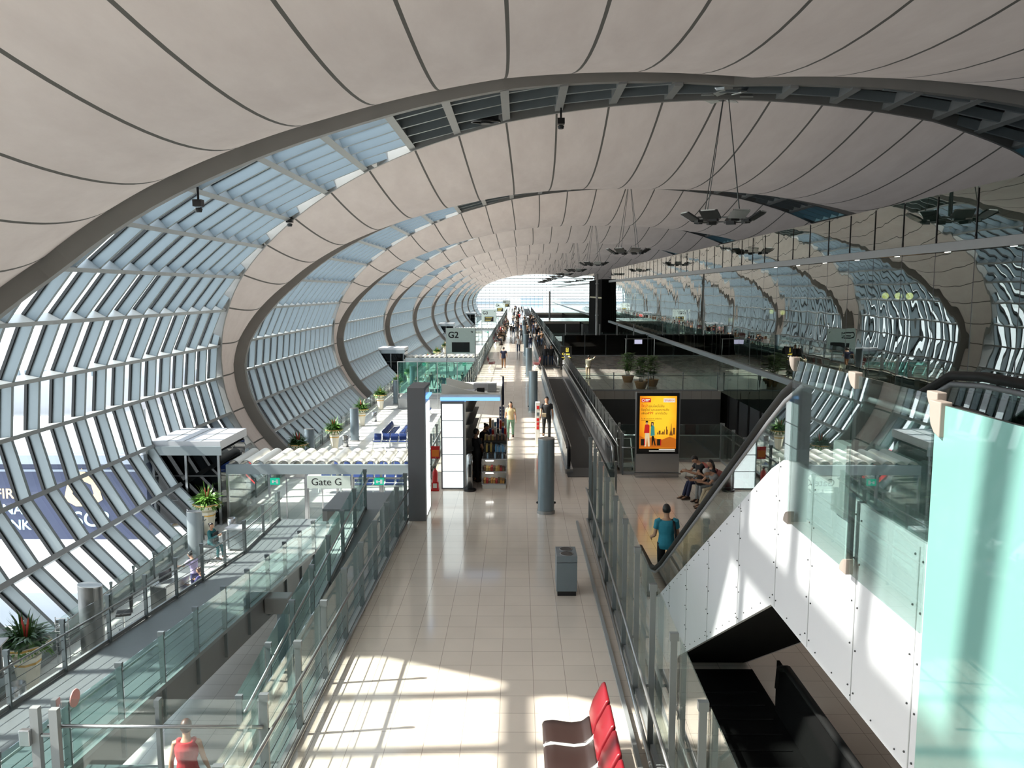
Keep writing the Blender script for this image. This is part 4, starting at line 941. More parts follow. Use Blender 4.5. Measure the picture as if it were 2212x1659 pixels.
# ------------------------------------------------------------------ mezzanine glass wall
def mezz(x,y0,y1,name):
    w=bpy.data.objects.new(name,None); COL.objects.link(w); w.location=(x,y0,0); struct(w,'tall reflective glass wall of the upper rooms')
    L=y1-y0
    g=MB()
    n=int(L/2.14); 
    for i in range(n): g.box(0,.02,i*2.14+.02,(i+1)*2.14-.02,2.12,7.32)
    g.build('glass',M['gmezz'],w)
    g=MB()
    for i in range(n): g.box(0,.02,i*2.14+.03,(i+1)*2.14-.03,7.62,9.05)
    g.build('glass_guard',M['gmezz'],w)
    g=MB()
    for i in range(n): g.box(0,.02,i*2.14+.02,(i+1)*2.14-.02,-.05,1.85)
    g.build('lower_glass',M['glow'],w)
    mb=MB()
    for i in range(n+1):
        mb.box(.0,.03,i*2.14-.018,i*2.14+.018,2.1,7.4)
        mb.box(-.02,.03,i*2.14-.03,i*2.14+.03,7.6,7.75); mb.box(-.02,.03,i*2.14-.02,i*2.14+.02,7.7,9.0); mb.box(.02,.12,i*2.14-.05,i*2.14+.05,-4,1.9)
    mb.build('mullion',M['black'],w)
    MB().box(-.12,.10,0,L,7.34,7.60).build('rail',M['steel'],w); MB().box(-.14,.10,0,L,1.86,2.12).build('rail',M['fin'],w)
    return w
nw=NW+2
mezz(12.6,12.0,112.5,'window_%d'%nw); mezz(12.6,135.0,302.0,'window_%d'%(nw+1))
for ya,yb in ((12,112.5),(135,302)):
    struct(MB().box(12.7,26,ya,yb,1.9,2.1).build('floor',M['dimfl']),'upper rooms floor'); struct(MB().box(12.7,26,ya,yb,7.5,7.7).build('ceiling',M['darkface']),'upper rooms ceiling')
    struct(MB().box(13.2,13.4,max(29,ya),yb,-4.2,1.9).build('wall_lower',M['darkface']))
struct(MB().box(20,20.2,12,302,2.1,7.5).build('wall_rear',mat('brown room wall',(.17,.12,.09),.6,0,.15,.4)),'rear wall of the upper rooms')
for i,(y,z) in enumerate(((30.5,6.0),(31.4,6.0),(32.5,6.0),(45,5.0),(47,5.0),(56,4.2))):
    l=thing('pendant_lamp','glowing warm pendant lamp behind the upper glass wall, %s'%['first of the close three','middle of the close three','last of the close three','near lamp of the yellow pair','far lamp of the yellow pair','lowest and farthest'][i],'lamp',(14.6,y,z),group='lamps behind the upper glass wall')
    MB().ball((0,0,0),.13,10,8).build('globe',M['lamp'],l,True); MB().tube([(0,0,.12),(0,0,7.5-z)],.01,5).build('cord',M['black'],l)
for i in range(8):
    l=MB().lathe([(.09,0),(.09,.03),(0,.03)],12).build('downlight',M['lampw'],loc=(14.2,20+i*3.6,7.46)); tag(l,'small round ceiling downlight behind the upper glass, number %d from the near end'%(i+1),'light','downlights behind the upper glass wall')
ls=thing('lift_shaft','black lift shaft rising between the two glass walls','shaft',(11.6,113,-4.2))
MB().box(0,2.4,0,20,0,12.0).build('shaft',M['matblack'],ls); MB().box(-.03,.0,.0,18,9.3,9.5).build('shaft_band',mat('shaft band',(.4,.36,.2),.5),ls)
cp=thing('steel_mast','slender grey steel mast before the black lift shaft','mast',(7.55,78.0,-4.2))
MB().tube([(0,0,0),(0,0,12.0)],.11,10).build('mast',M['steel'],cp,True)
for z in (4.4,8,11): MB().lathe([(.15,0),(.15,.12)],10,(0,0,z)).build('collar',M['steel'],cp)
cp=thing('steel_mast','thin steel mast far off before the end wall','mast',(7.0,180,-4.2)); MB().tube([(0,0,0),(0,0,10.3)],.2,8).build('mast',M['steel'],cp,True)
# dark rooms below, hall rails
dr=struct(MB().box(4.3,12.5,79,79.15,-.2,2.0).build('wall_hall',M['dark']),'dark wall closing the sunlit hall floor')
for y,a in ((50.1,'glass rail on the near edge of the sunlit hall floor'),(98.8,'glass rail on the next hall floor edge')):
    fence('hall_balustrade',a,G_F,(12.4,y,0),(3.8,y,0),1.15,2.1,.95,1)
fence('hall_balustrade','glass balustrade falling away behind the billboard beside the seated travellers',G_F,(7.45,22,0),(7.45,29.1,0),1.4,1.5,.95,1,gm='gpane',pm='rail')
fence('hall_balustrade','glass balustrade across the void edge behind the billboard',G_F,(7.4,29.15,0),(3.7,29.15,0),1.4,1.8,.95,1,gm='gpane',pm='rail')
for i,x in enumerate((4.6,6.2,7.9,9.6,11.2)): 
    p=MB().box(-.05,.05,-.05,.05,0,3.0).build('room_post',M['steel'],loc=(x,78.6,0)); tag(p,'thin steel post before the dark hall wall, %s from the mast'%['first','second','third','fourth','fifth'][i],'post','posts before the dark hall wall')
fence('inner_screen','dark tinted glass screen wall across the hall behind the potted bushes',None,(12.4,77.5,0),(4.4,77.5,0),2.0,2.0,0,1,gm='gdark')
hs=thing('hanging_screen','small lit screen hanging from a rod over the potted bushes','screen',(8.9,60,2.15))
MB().box(-.32,.32,-.06,.06,.1,.5).build('case',M['black'],hs); MB().box(-.28,.28,-.07,-.06,.14,.46).build('display',emat('screen glow',(.6,.6,.8),.3),hs); MB().box(-1.0,1.3,-.02,.02,.5,.53).build('rod',M['rail'],hs)
for x in (-.9,1.2): MB().tube([(x,0,-2.15),(x,0,.52)],.03,6).build('post',M['rail'],hs)
def bush(loc,lab,seed,s=1):
    rnd=random.Random(seed); t=thing('potted_bush',lab,'potted plant',loc,group='potted bushes in the hall')
    MB().lathe([(.28,0),(.42,.42),(.46,.45),(.43,.47),(.38,.42),(0,.40)],18).build('pot',M['terracotta'],t,True)
    MB().lathe([(.39,.40),(0,.43)],14).build('soil',M['soil'],t)
    for a in range(4): MB().tube([(.08*cos(a*1.6),.08*sin(a*1.6),.4),(.25*cos(a*1.6),.25*sin(a*1.6),1.5*s)],[.025,.012],6).build('stem',M['soil'],t)
    mb=MB()
    for i in range(520):
        u=rnd.gauss(0,.30);v=rnd.gauss(0,.30);z=rnd.uniform(.75,2.0*s); k=1-abs(z-1.35*s)/1.1; u*=k;v*=k
        a=rnd.uniform(0,2*pi); w=.10; e=rnd.uniform(-.07,.10)
        dx,dy=cos(a)*.24,sin(a)*.24
        mb.add([(u,v,z),(u+dx*.5-dy*w*4.5,v+dy*.5+dx*w*4.5,z+e*.5),(u+dx,v+dy,z+e*.2),(u+dx*.5+dy*w*4.5,v+dy*.5-dx*w*4.5,z+e*.5)],[(0,1,2,3)])
    mb.build('foliage',M['leaf2'],t); return t
q=bush((7.5,55.0,0),'leafy green bush in an ochre pot, the first and farther back of three',4)
dup(q,(7.85,51.4,0),1.1,'leafy green bush in a wide ochre pot at the floor edge'); dup(q,(8.75,52.6,0),2.3,'leafy green bush in an ochre pot half behind the steel post')
# seats and sign by the billboard
bench((5.45,24.4,0),R(-78),5,'brownfab','dark seats with red backs where three travellers sit','dark seats beside the billboard','redfab')
rs=thing('red_notice','small dark red notice on a pole beyond the seated travellers','sign',(8.05,26.9,0))
MB().tube([(0,0,0),(0,0,.4)],.015,6).build('pole',M['steel'],rs); MB().box(-.22,.22,-.01,.01,.3,.75).build('board',mat('dark red notice',(.22,.03,.02),.4),rs); MB().lathe([(.14,0),(.14,.02),(.02,.03)],12).build('foot',M['steel'],rs)
rs.location=(7.1,25.2,0)
# ------------------------------------------------------------------ ring lamps under the ridge
def chand(loc,lab):
    t=thing('ring_lamp',lab,'lamp',loc,group='ring lamps hanging from the roof ridge')
    Z0=5.0
    mb=MB(); mb.tube([(1.05*cos(2*pi*i/24),1.05*sin(2*pi*i/24),0) for i in range(25)],.035,6,False); mb.build('ring',M['steel'],t)
    for i in range(8):
        a=2*pi*i/8+.2; c=(1.38*cos(a),1.38*sin(a),.10)
        mb=MB(); mb.cbox(c,(.72,.06,.52),a+pi/2,R(60)); mb.build('reflector',M['stain'] if i%3==0 else M['dark'],t)
        MB().cbox((1.0*cos(a),1.0*sin(a),-.06),(.34,.22,.14),a+pi/2).build('lamp_head',M['dark'],t)
        MB().cbox((1.62*cos(a),1.62*sin(a),.24),(.56,.05,.04),a+pi/2).build('reflector_lip',M['whitemetal'],t)
    for i in range(4):
        a=2*pi*i/4+.5; MB().tube([(.95*cos(a),.95*sin(a),.05),(.08*cos(a),.08*sin(a),Z0)],.018,5).build('cable',M['rod'],t)
    mb=MB(); mb.lathe([(1.0,0),(1.05,.1),(.3,.25),(0,.25)],20,(0,0,Z0-.25)); mb.build('ceiling_rose',M['stain'],t)
    for i in range(6):
        a=2*pi*i/6; MB().cbox((.75*cos(a),.75*sin(a),Z0-.30),(.50,.42,.03),a,R(12)).build('ceiling_reflector',M['whitemetal'],t)
    return t
c1=chand((8.1,32.7,9.0),'ring of angled lamp reflectors hanging from cables, closest and largest of the row')
od=['second','third','fourth','fifth','sixth','seventh','eighth','ninth','tenth']
for k in range(1,10): dup(c1,(8.1,CK(k),9.0),label='ring of angled lamp reflectors hanging from cables, %s from the camera along the ridge'%od[k-1])
for t_,dy,l in ((-22,-.4,'round dark floodlight ring in the roof recess left of the ridge rose'),(37,-1.2,'round dark floodlight ring in the shaded roof recess near the edge of view')):
    x,z=ell(t_,.55); s=thing('arch_floodlight',l,'floodlight',(XC+x,CK(0)+dy,ZC+z),group='arch floodlights'); mb=MB(); mb.tube([(.55*cos(2*pi*i/20),.3*sin(2*pi*i/20),0) for i in range(21)],.05,6,False); mb.build('ring',M['black'],s); MB().box(-.5,.5,-.03,.03,0,.3).build('bracket',M['dark'],s); MB().lathe([(.2,-.1),(.2,.05),(.1,.1)],14).build('lamp_head',M['dark'],s)
# spotlights on the arches
for i,(t_,dy,l) in enumerate(((-15,-.3,'small black spotlight under the first arch near its crown'),(-49,-6,'small spotlight on the camera side beam of the first arch'),(-49,5.5,'small spotlight at the far edge of the first glass band'))):
    x,z=ell(t_,1.0 if dy<0 else .5); s=thing('arch_spotlight',l,'spotlight',(XC+x,CK(0)+dy,ZC+z),group='arch spotlights')
    MB().tube([(0,0,.5),(0,0,.1)],.04,6).build('bracket',M['black'],s); MB().box(-.14,.14,-.14,.14,-.12,.1).build('housing',M['black'],s); MB().lathe([(.1,-.3),(.13,-.2),(.09,-.16)],10).build('lens_barrel',M['dark'],s)
# ------------------------------------------------------------------ people
DG=bpy.context.evaluated_depsgraph_get
def remesh(mb,name,m,parent,vox,smooth=2):
    me=bpy.data.meshes.new(name+'_src'); me.from_pydata(mb.v,[],mb.f); me.update()
    o=bpy.data.objects.new(name+'_src',me); COL.objects.link(o)
    r=o.modifiers.new('r','REMESH'); r.mode='VOXEL'; r.voxel_size=vox
    s=o.modifiers.new('s','SMOOTH'); s.factor=.5; s.iterations=smooth
    me2=bpy.data.meshes.new_from_object(o.evaluated_get(DG())); bpy.data.objects.remove(o); bpy.data.meshes.remove(me)
    me2.name=name; me2.materials.clear(); me2.materials.append(m)
    me2.polygons.foreach_set('use_smooth',[True]*len(me2.polygons))
    q=bpy.data.objects.new(name,me2); COL.objects.link(q); q.parent=parent; return q
STAND=dict(hl=0,hr=0,kl=0,kr=0,sl=3,sr=-2,el=12,er=12,lean=0)
WALK=dict(hl=22,hr=-16,kl=8,kr=22,sl=-20,sr=18,el=12,er=25,lean=3)
WALK2=dict(hl=-14,hr=18,kl=20,kr=6,sl=16,sr=-18,el=20,er=12,lean=3)
SIT=dict(hl=86,hr=82,kl=88,kr=80,sl=28,sr=30,el=55,er=60,lean=2,sit=1)
SITL=dict(hl=84,hr=78,kl=72,kr=60,sl=35,sr=30,el=70,er=65,lean=14,sit=1,nod=28)
def person(loc,rz,label,pose=STAND,h=1.70,top='cblack',bot='cblack',hair='hair',style='short',sleeve=.55,fem=0,vox=.014,face=True,long_sleeve=False,bare=False,group=None,shoe='shoe',carry=None,seat=.46,cat='person',skirt=False):
    t=thing('person',label,cat,loc,rz,group); k=h/1.72; p=dict(STAND); p.update(pose)
    hw=.095*k; sw=(.185-.025*fem)*k; TH,SHN,UA,FA=.43*k,.42*k,.29*k,.25*k
    def leg(side,H,K):
        a=R(H); b=R(H-K); hip=Vector((side*hw,0,0)); kn=hip+Vector((side*.01,sin(a)*TH,-cos(a)*TH)); an=kn+Vector((0,sin(b)*SHN,-cos(b)*SHN))
        return hip,kn,an
    L=leg(-1,p['hl'],p['kl']);Rr=leg(1,p['hr'],p['kr'])
    pz=(seat+.10*k) if p.get('sit') else -min(L[2].z,Rr[2].z)+.085*k
    O=Vector((0,0,pz)); L=[v+O for v in L]; Rr=[v+O for v in Rr]
    ln=R(p['lean']); ax=Vector((0,sin(ln),cos(ln)))
    T=lambda d:O+ax*d*k
    neck=T(.53); nod=R(p['lean']+p.get('nod',0)); hx=Vector((0,sin(nod),cos(nod)))
    def arm(side,S,E):
        a=R(S+p['lean']*.5); b=R(S+E); sh=T(.475)+Vector((side*sw,0,0)); out=p.get('ab',.06)
        el=sh+Vector((side*out,sin(a)*UA,-cos(a)*UA)); inn=p.get('inn',.0)
        wr=el+Vector((side*(.02-inn),sin(b)*FA,-cos(b)*FA)); d=(wr-el).normalized(); return sh,el,wr,d
    AL=arm(-1,p['sl'],p['el']);AR=arm(1,p['sr'],p['er'])
    def torso(mb,e=0,z0=-.09,z1=.50):
        prof=[(-.09,.150,.115),(.0,.165,.125),(.10,.145-.012*fem,.108),(.2,.135-.018*fem,.10),(.30,.155-.01*fem,.112+.01*fem),(.40,.172-.015*fem,.115+.012*fem),(.46,.165-.02*fem,.098),(.50,.10,.08),(.54,.06,.06)]
        pr=[q for q in prof if z0-.01<=q[0]<=z1+.05]
        vs=[];n=16
        for z,rx,ry in pr:
            c=T(z)
            for j in range(n): a=2*pi*j/n; vs.append(c+Vector((cos(a)*(rx*k+e),sin(a)*(ry*k+e)*cos(ln),-sin(a)*(ry*k)*sin(ln))))
        m=len(pr); fs=[(i*n+j,i*n+(j+1)%n,(i+1)*n+(j+1)%n,(i+1)*n+j) for i in range(m-1) for j in range(n)]
        fs+=[tuple(range(n-1,-1,-1)),tuple((m-1)*n+j for j in range(n))]; mb.add(vs,fs)
    # body: one skin surface
    mb=MB(); torso(mb)
    hc=neck+hx*.165*k+Vector((0,.015*k,0))
    mb.tube([T(.48),neck+hx*.03*k,hc-hx*.05*k],[.075*k,.056*k,.055*k],10)
    fy=Vector((0,cos(nod),-sin(nod)))
    m4=Matrix.Translation(hc)@Matrix(((1,0,0),(0,fy.y,hx.y),(0,fy.z,hx.z))).to_4x4()
    s0=len(mb.v); mb.ball((0,0,0),(.076*k,.094*k,.115*k),16,12); mb.ball((0,.030*k,-.058*k),(.052*k,.055*k,.055*k),10,8)
    if face:
        mb.ball((0,.098*k,-.012*k),(.014*k,.020*k,.026*k),8,6); mb.ball((0,.092*k,.022*k),(.045*k,.012*k,.012*k),8,6)
        for s_ in(-1,1): mb.ball((s_*.078*k,.0,-.01*k),(.012*k,.022*k,.032*k),8,6)
    mb.v[s0:]=[tuple(m4@Vector(q)) for q in mb.v[s0:]]
    for s_,(a,b,c) in ((-1,L),(1,Rr)):
        mb.tube([a,a.lerp(b,.5),b,b.lerp(c,.35),c],[.083*k,.072*k,.052*k,.054*k,.036*k],10)
        ft=Vector((s_*.02,.16*k,-.045*k)); mb.tube([c+Vector((0,-.045,-.03)),c+Vector((0,.03,-.04)),c+ft],[.04*k,.042*k,.03*k],8)
    for s_,(a,b,c,d) in ((-1,AL),(1,AR)):
        mb.tube([a-Vector((s_*.03,0,0)),a,a.lerp(b,.5),b,b.lerp(c,.4),c],[.05*k,.05*k,.043*k,.036*k,.038*k,.026*k],10)
        pal=c+d*.05*k; mb.tube([c,c+d*.03*k,c+d*.085*k],[(.022*k,.03*k),(.02*k,.038*k),(.018*k,.04*k)],8)
        side=Vector((0,1,0)).cross(d); fwd=Vector((0,d.z,-d.y)) if abs(d.z)>.3 else Vector((0,0,1)); fwd=(fwd-d*fwd.dot(d)).normalized()
        curl=Vector((-s_,0,0))
        for f_,(off,ln_) in enumerate(((-.030,.062),(-.010,.074),(.010,.078),(.028,.070))):
            b0=c+d*.08*k+fwd*off*k; mb.tube([b0,b0+d*ln_*.55*k+curl*.006*k,b0+d*ln_*k+curl*.028*k],[.0105*k,.0095*k,.0085*k],6)
        b0=c+d*.03*k+fwd*.035*k; mb.tube([b0,b0+d*.035*k+fwd*.022*k+curl*.01,b0+d*.06*k+fwd*.028*k+curl*.02],[.012*k,.011*k,.009*k],6)
    remesh(mb,'body',M['skin'],t,vox*.72 if face else vox)
    # trousers or skirt
    e=.014; mb=MB(); torso(mb,e,-.09,.10)
    for a,b,c in (L,Rr):
        c2=b.lerp(c,.97 if not bare else .5)
        mb.tube([a+Vector((0,0,.03)),a.lerp(b,.5),b,b.lerp(c,.4),c2],[.096*k,.084*k,.066*k,.064*k,.056*k],10)
    remesh(mb,'trousers',M[bot],t,vox)
    # shirt
    mb=MB(); torso(mb,.020,-.09 if not fem else -.06,.46)
    for s_,(a,b,c,d) in ((-1,AL),(1,AR)):
        if sleeve>0:
            mb.tube([a-Vector((s_*.06,0,-.01)),a,a.lerp(b,sleeve if not long_sleeve else .5)]+([b,b.lerp(c,.5),b.lerp(c,.93)] if long_sleeve else []),[.066*k,.068*k,.062*k]+([.052*k,.05*k,.042*k] if long_sleeve else []),10)
        else: mb.ball(a-Vector((s_*.055,0,-.02)),.055*k,8,6)
    remesh(mb,'shirt',M[top],t,vox)
    # hair
    mb=MB(); s0=0; mb.ball((0,-.012*k,.018*k),(.083*k,.098*k,.110*k),16,14)
    vv=[q for q in mb.v]
    def cut(q):
        x,y,z=q
        if y>.015*k and z<.062*k: return (x*.82,.015*k,z*.85)
        if z<-.088*k: return (x*.9,y*.9,-.088*k)
        return q
    mb.v=[cut(q) for q in mb.v]
    if style=='long': mb.tube([(0,-.06*k,.02*k),(0,-.085*k,-.10*k),(0,-.085*k,-.22*k)],[(.09*k,.05*k),(.10*k,.045*k),(.075*k,.03*k)],12)
    if style=='bun': mb.ball((0,-.10*k,.06*k),.05*k,10,8)
    mb.v=[tuple(m4@Vector(q)) for q in mb.v]
    mb.build('hair',M[hair],t,True)
    if face:
        for s_ in (-1,1):
            c=m4@Vector((s_*.030*k,.086*k,.004*k)); MB().ball(c,(.011*k,.008*k,.007*k),8,6).build('eye',M['black'],t,True)
        c=m4@Vector((0,.083*k,-.060*k)); MB().ball(c,(.022*k,.008*k,.007*k),8,6).build('mouth',M['lip'],t,True)
    for s_,c in ((-1,L[2]),(1,Rr[2])):
        mb=MB(); z0=c.z-.085*k; mb.prism([(c.y-.075*k,z0),(c.y+.20*k,z0),(c.y+.205*k,z0+.03),(c.y+.10*k,z0+.07),(c.y+.03*k,z0+.10),(c.y-.07*k,z0+.09)],c.x-.043*k+s_*.012,c.x+.043*k+s_*.012,'x'); mb.build('shoe',M[shoe],t,bevel=.012)
    return t
B_=pi  # facing the camera
person((1.21,33.8,0),B_,'man in black shirt and trousers walking beside the empty moving walkway',WALK,1.80,'cblack','cblack',vox=.013)
pb_=thing('waist_pouch','small pale waist pouch on the man in black','pouch',(1.10,33.62,1.02)); MB().box(-.09,.09,-.05,.04,-.09,.08).build('pouch',M['ckhaki'],pb_,bevel=.02)
person((-.31,33.6,0),B_,'long haired woman in pale yellow blouse and sage green trousers walking',WALK2,1.60,'cyellow','cgreen','hair','long',.45,fem=1,vox=.013)
person((3.10,16.45,0),0,'man in teal t-shirt with black shoulder strap seen from behind at the escalator foot',dict(STAND,sl=-4,el=70,sr=12,er=25,hl=4,hr=-4,kr=6,nod=14),1.76,'cteal','cblack',vox=.012,shoe='shoe')
s_=thing('shoulder_bag','black shoulder strap and bag worn by the man in teal','bag',(3.10,16.45,0))
MB().tube([(.13,-.10,1.43),(.15,-.165,1.25),(.17,-.16,1.05),(.20,-.12,.92)],[(.028,.012)]*4,8).tube([(.13,-.10,1.43),(.12,.0,1.475),(.10,.10,1.42)],[(.028,.012)]*3,8).build('strap',M['cblack'],s_,True)
MB().box(.17,.29,-.20,.10,.70,.96).build('pouch',M['cblack'],s_,bevel=.03)
person((-4.55,10.45,-1.25),R(8),'woman in sleeveless red checked top seen from behind on the near landing',dict(WALK,sl=-4,sr=6),1.62,'cred','cdenim','hairb','short',0,fem=1,vox=.012)
# travellers seated beside the billboard
sd=R(-78)
def seat_at(i):
    return (5.45+cos(sd)*.56*i, 24.4+sin(sd)*.56*i)
x,y=seat_at(1); person((x-.02,y+.02,0),sd+pi,'man in black shirt seated beside the billboard looking down at his hands',dict(SITL,nod=32,inn=.12),1.74,'cblack','cnavy',vox=.013,seat=.46)
x,y=seat_at(2); person((x,y,0),sd+pi,'dark haired woman in patterned dark top seated between two men with a bag',dict(SIT,sl=40,el=80,nod=12,inn=.1),1.60,'cblack','cgrey','hair','long',.5,fem=1,vox=.013)
x,y=seat_at(3); person((x,y,0),sd+pi,'grey haired man in khaki trousers seated bent forward nearest the escalator',dict(SITL,lean=30,nod=40,hl=82,kl=52,hr=84,kr=66),1.72,'cgrey','ckhaki','hairg','short',.5,vox=.013)
bg=thing('plastic_bag','dark shiny bag held on the lap of the seated woman','bag',(x-.5,y+.42,.62)); MB().ball((0,0,.08),(.16,.14,.15),12,8).tube([(-.06,0,.2),(0,0,.30),(.06,0,.2)],.01,6).build('bag',M['black'],bg,True)
# lounge staff
person((-11.8,30.2,-4.2),R(-105),'attendant in dark teal uniform seated with folded arms on a high stool',dict(SIT,hl=70,kl=58,hr=66,kr=70,sl=30,el=85,sr=30,er=85,inn=.16),1.60,'cdteal','cdteal','hair','bun',.5,fem=1,vox=.016,long_sleeve=True,seat=.70)
person((-10.95,26.5,-4.2),R(60),'attendant in lilac shirt and violet vest bending over the boarding desk',dict(STAND,lean=14,nod=20,sl=40,el=40,sr=30,er=60),1.62,'clilac','cpurple','hair','bun',.6,fem=1,vox=.016)
person((-10.5,25.9,-4.2),R(75),'attendant in violet uniform seated low beside the boarding desk',dict(SIT,nod=20),1.58,'cpurple','cpurple','hairb','bun',.6,fem=1,vox=.016)
# kiosk clerks
person((-1.36,26.0,0),R(-60),'clerk in black standing in the dark aisle of the kiosk',dict(STAND,sl=20,el=50,sr=25,er=45),1.72,'cblack','cblack',vox=.016)
person((-1.25,27.6,0),R(-120),'clerk with hair tied up leaning over the kiosk counter',dict(STAND,sl=35,el=40,lean=12,nod=15),1.66,'cblack','cblack','hair','bun',.6,fem=1,vox=.016)
# walkers farther off
person((-1.15,64.8,0),0,'man in navy t-shirt and khaki trousers walking away past the maroon seats',WALK,1.74,'cnavy','cbrown',vox=.02,face=False)
wp=person((.05,82,0),B_,'person in white shirt and jeans walking towards the camera',WALK2,1.68,'cwhite','cdenim',vox=.02,face=False)
person((2.25,66.6,0),B_,'man in black jacket and jeans standing first on the second walkway',STAND,1.75,'cblack','cdenim',vox=.02,face=False,long_sleeve=True)
person((2.75,66.9,0),B_,'second man in black jacket and jeans standing on the second walkway beside another',STAND,1.72,'cblack','cdenim',vox=.02,face=False,long_sleeve=True)
person((4.95,57.0,0),R(-30),'person in cream shirt leaning on the hall rail with a raised arm',dict(STAND,sr=95,er=25,sl=20,lean=8),1.66,'ccream','ckhaki',vox=.02,face=False,long_sleeve=True)
# the crowd along the corridor: a few bodies copied with their own clothes
protos=[]
def rec(root,top,bot):
    for ch in root.children:
        b=ch.name.split('.')[0]
        m={'shirt':top,'trousers':bot}.get(b)
        if m: ch.material_slots[0].link='OBJECT'; ch.material_slots[0].material=M[m]
    return root
pw=person((.4,100,0),B_,'person in grey shirt walking towards the camera first in the crowd',WALK,1.70,'cgrey','cblack',vox=.035,face=False)
pw2=person((-.6,108,0),0,'person in black shirt walking away in the crowd beside the red seated group',WALK2,1.70,'cblack','cdenim',vox=.035,face=False)
ps=person((-2.35,93.2,0),R(-90),'person in black seated first along the crowded balustrade',SIT,1.68,'cblack','cblack',vox=.035,face=False)
od2=['first','second','third','fourth','fifth','sixth','seventh','eighth','ninth','tenth','eleventh','twelfth','thirteenth','fourteenth','fifteenth','sixteenth','seventeenth','eighteenth','nineteenth','twentieth','twenty-first','twenty-second','twenty-third','twenty-fourth','twenty-fifth','twenty-sixth','twenty-seventh','twenty-eighth','twenty-ninth','thirtieth']
words_={'cred':'red','cblack':'black','cnavy':'navy','cwhite':'white','cgrey':'grey','ckhaki':'khaki','cyellow':'yellow','cbrown':'brown','cdenim':'denim blue'}
rnd=random.Random(3)
tops=['cblack','cbrown','cblack','cred','cred','cwhite','cred','cblack','cgrey','cnavy','cblack','cyellow','cblack','cred','cnavy','cblack','cwhite','cbrown','cblack','cgrey']
y=96.0
GS='crowd seated along the lounge side balustrade'
for i in range(20):
    c=dup(ps,(-2.35+rnd.uniform(-.1,.25),y,0),R(-90+rnd.uniform(-25,25)),'person in %s top seated %s along the crowded balustrade'%(words_[tops[i]],od2[i+1]),GS)
    rec(c,tops[i],rnd.choice(['cblack','cdenim','ckhaki'])); y+=rnd.uniform(1.6,5.5)
GW='crowd walking in the far corridor'
y=112
for i in range(24):
    tp=rnd.choice(['cblack','cblack','cgrey','cwhite','cnavy','cred','cbrown'])
    c=dup(pw if i%2 else pw2,(rnd.uniform(-1.9,1.2),y,0),(B_ if i%2 else 0)+rnd.uniform(-.3,.3),'person in %s top walking %s in the far corridor crowd'%(words_[tp],od2[i+1] if i+1<len(od2) else str(i)),GW)
    rec(c,tp,rnd.choice(['cblack','cdenim','ckhaki'])); y+=rnd.uniform(4,10)
GV='crowd standing by the columns and on the moving walkways'
y=84
for i in range(18):
    tp=rnd.choice(['cblack','cblack','cnavy','cbrown','cgrey','cblack'])
    xx=[1.25,2.3,2.8][i%3]
    c=dup(pw2 if i%2 else pw,(xx+rnd.uniform(-.15,.15),y,0),(B_ if i%3 else 0)+rnd.uniform(-.4,.4),'person in %s top %s among those on the walkway side'%(words_[tp],od2[i]),GV)
    rec(c,tp,rnd.choice(['cblack','cdenim'])); y+=rnd.uniform(3,7)
for i in range(9):
    tp=['cblack','cwhite','cblack','cgrey','cblack','cnavy','cblack','cwhite','cblack'][i]
    c=dup(pw2 if i%2 else pw,(-10.4+.55*i+rnd.uniform(-.1,.1),84+rnd.uniform(-2,4),-4.2),rnd.uniform(0,6),'person in %s top standing %s in the group under the G2 board'%(words_[tp],od2[i]),'group standing under the G2 board'); rec(c,tp,'cblack')
cb=bench((-2.5,92.5,0),R(90),6,'maroon','maroon seats under the first seated people of the crowd','maroon corridor benches','maroon')
for i in range(1,5): dup(cb,(-2.5,92.5+i*8,0),label='maroon seats under the seated crowd, %s row from the first'%od2[i])
# ------------------------------------------------------------------ outside
struct(MB().box(-420,-13.9,-200,900,-9.2,-9.0).build('ground',M['concrete']),'pale sunlit apron outside')
struct(MB().box(30,400,-200,900,-9.2,-9.0).build('ground',M['road']))
struct(MB().box(-14,30.2,YEND+2,900,-9.2,-9.0).build('ground',M['concrete']))
struct(MB().box(-120,120,YEND+60,YEND+150,-9.0,-8.9).build('ground',M['grass']),'green airfield strip beyond the end wall')
ob=thing('terminal_building','pale blue distant building beyond the end wall','building',(11,YEND+380,-9))
MB().box(-9,10,0,20,0,11).build('wall',mat('haze blue building',(.42,.55,.68),.8),ob)
for i in range(3): MB().box(-8.5,9.5,-.2,0,2+3*i,3+3*i).build('window_band',mat('haze window%d'%i,(.30,.42,.55),.6),ob)
ol=thing('terminal_building','long low white building beyond the end wall on the lounge side','building',(-48,YEND+330,-9))
MB().box(-30,40,0,18,0,9).build('wall',M['white'],ol); MB().box(-30,40,-.2,0,5,6.5).build('window_band',M['slate'],ol)
# boarding bridge with lettering
jb=thing('boarding_bridge','navy boarding bridge with pale roof and lettering outside the first gate','bridge',(-16.2,34.6,-4.9))
MB().box(-44,-.05,0,3.4,.2,3.6).build('shell',M['navy'],jb); MB().box(-44,-.05,-.15,3.6,3.6,4.0).build('roof_edge',M['bridgegrey'],jb); MB().box(-44,-.05,.1,3.4,4.0,4.3).build('roof',M['white'],jb)
MB().box(-44,-.05,-.05,0,3.25,3.35).build('trim_line',M['bridgegrey'],jb)
for x in (-12,-30): MB().box(x-.5,x+.5,1.2,2.2,-4.1,.2).build('support',M['bridgegrey'],jb)
mo=mat('amber lettering',(.75,.50,.30),.6); mc=mat('pale blue lettering',(.55,.80,.88),.6)
for s,z,m in (('FIRST',2.05,mo),('INTERNATIONAL',1.35,mc),('BANK',.65,mc)): text('lettering',s,.62,m,jb,(-5.25,-.02,z),align='RIGHT',bold=.012)
lg=MB()
po=[];pi_=[]
for i in range(7):
    pass
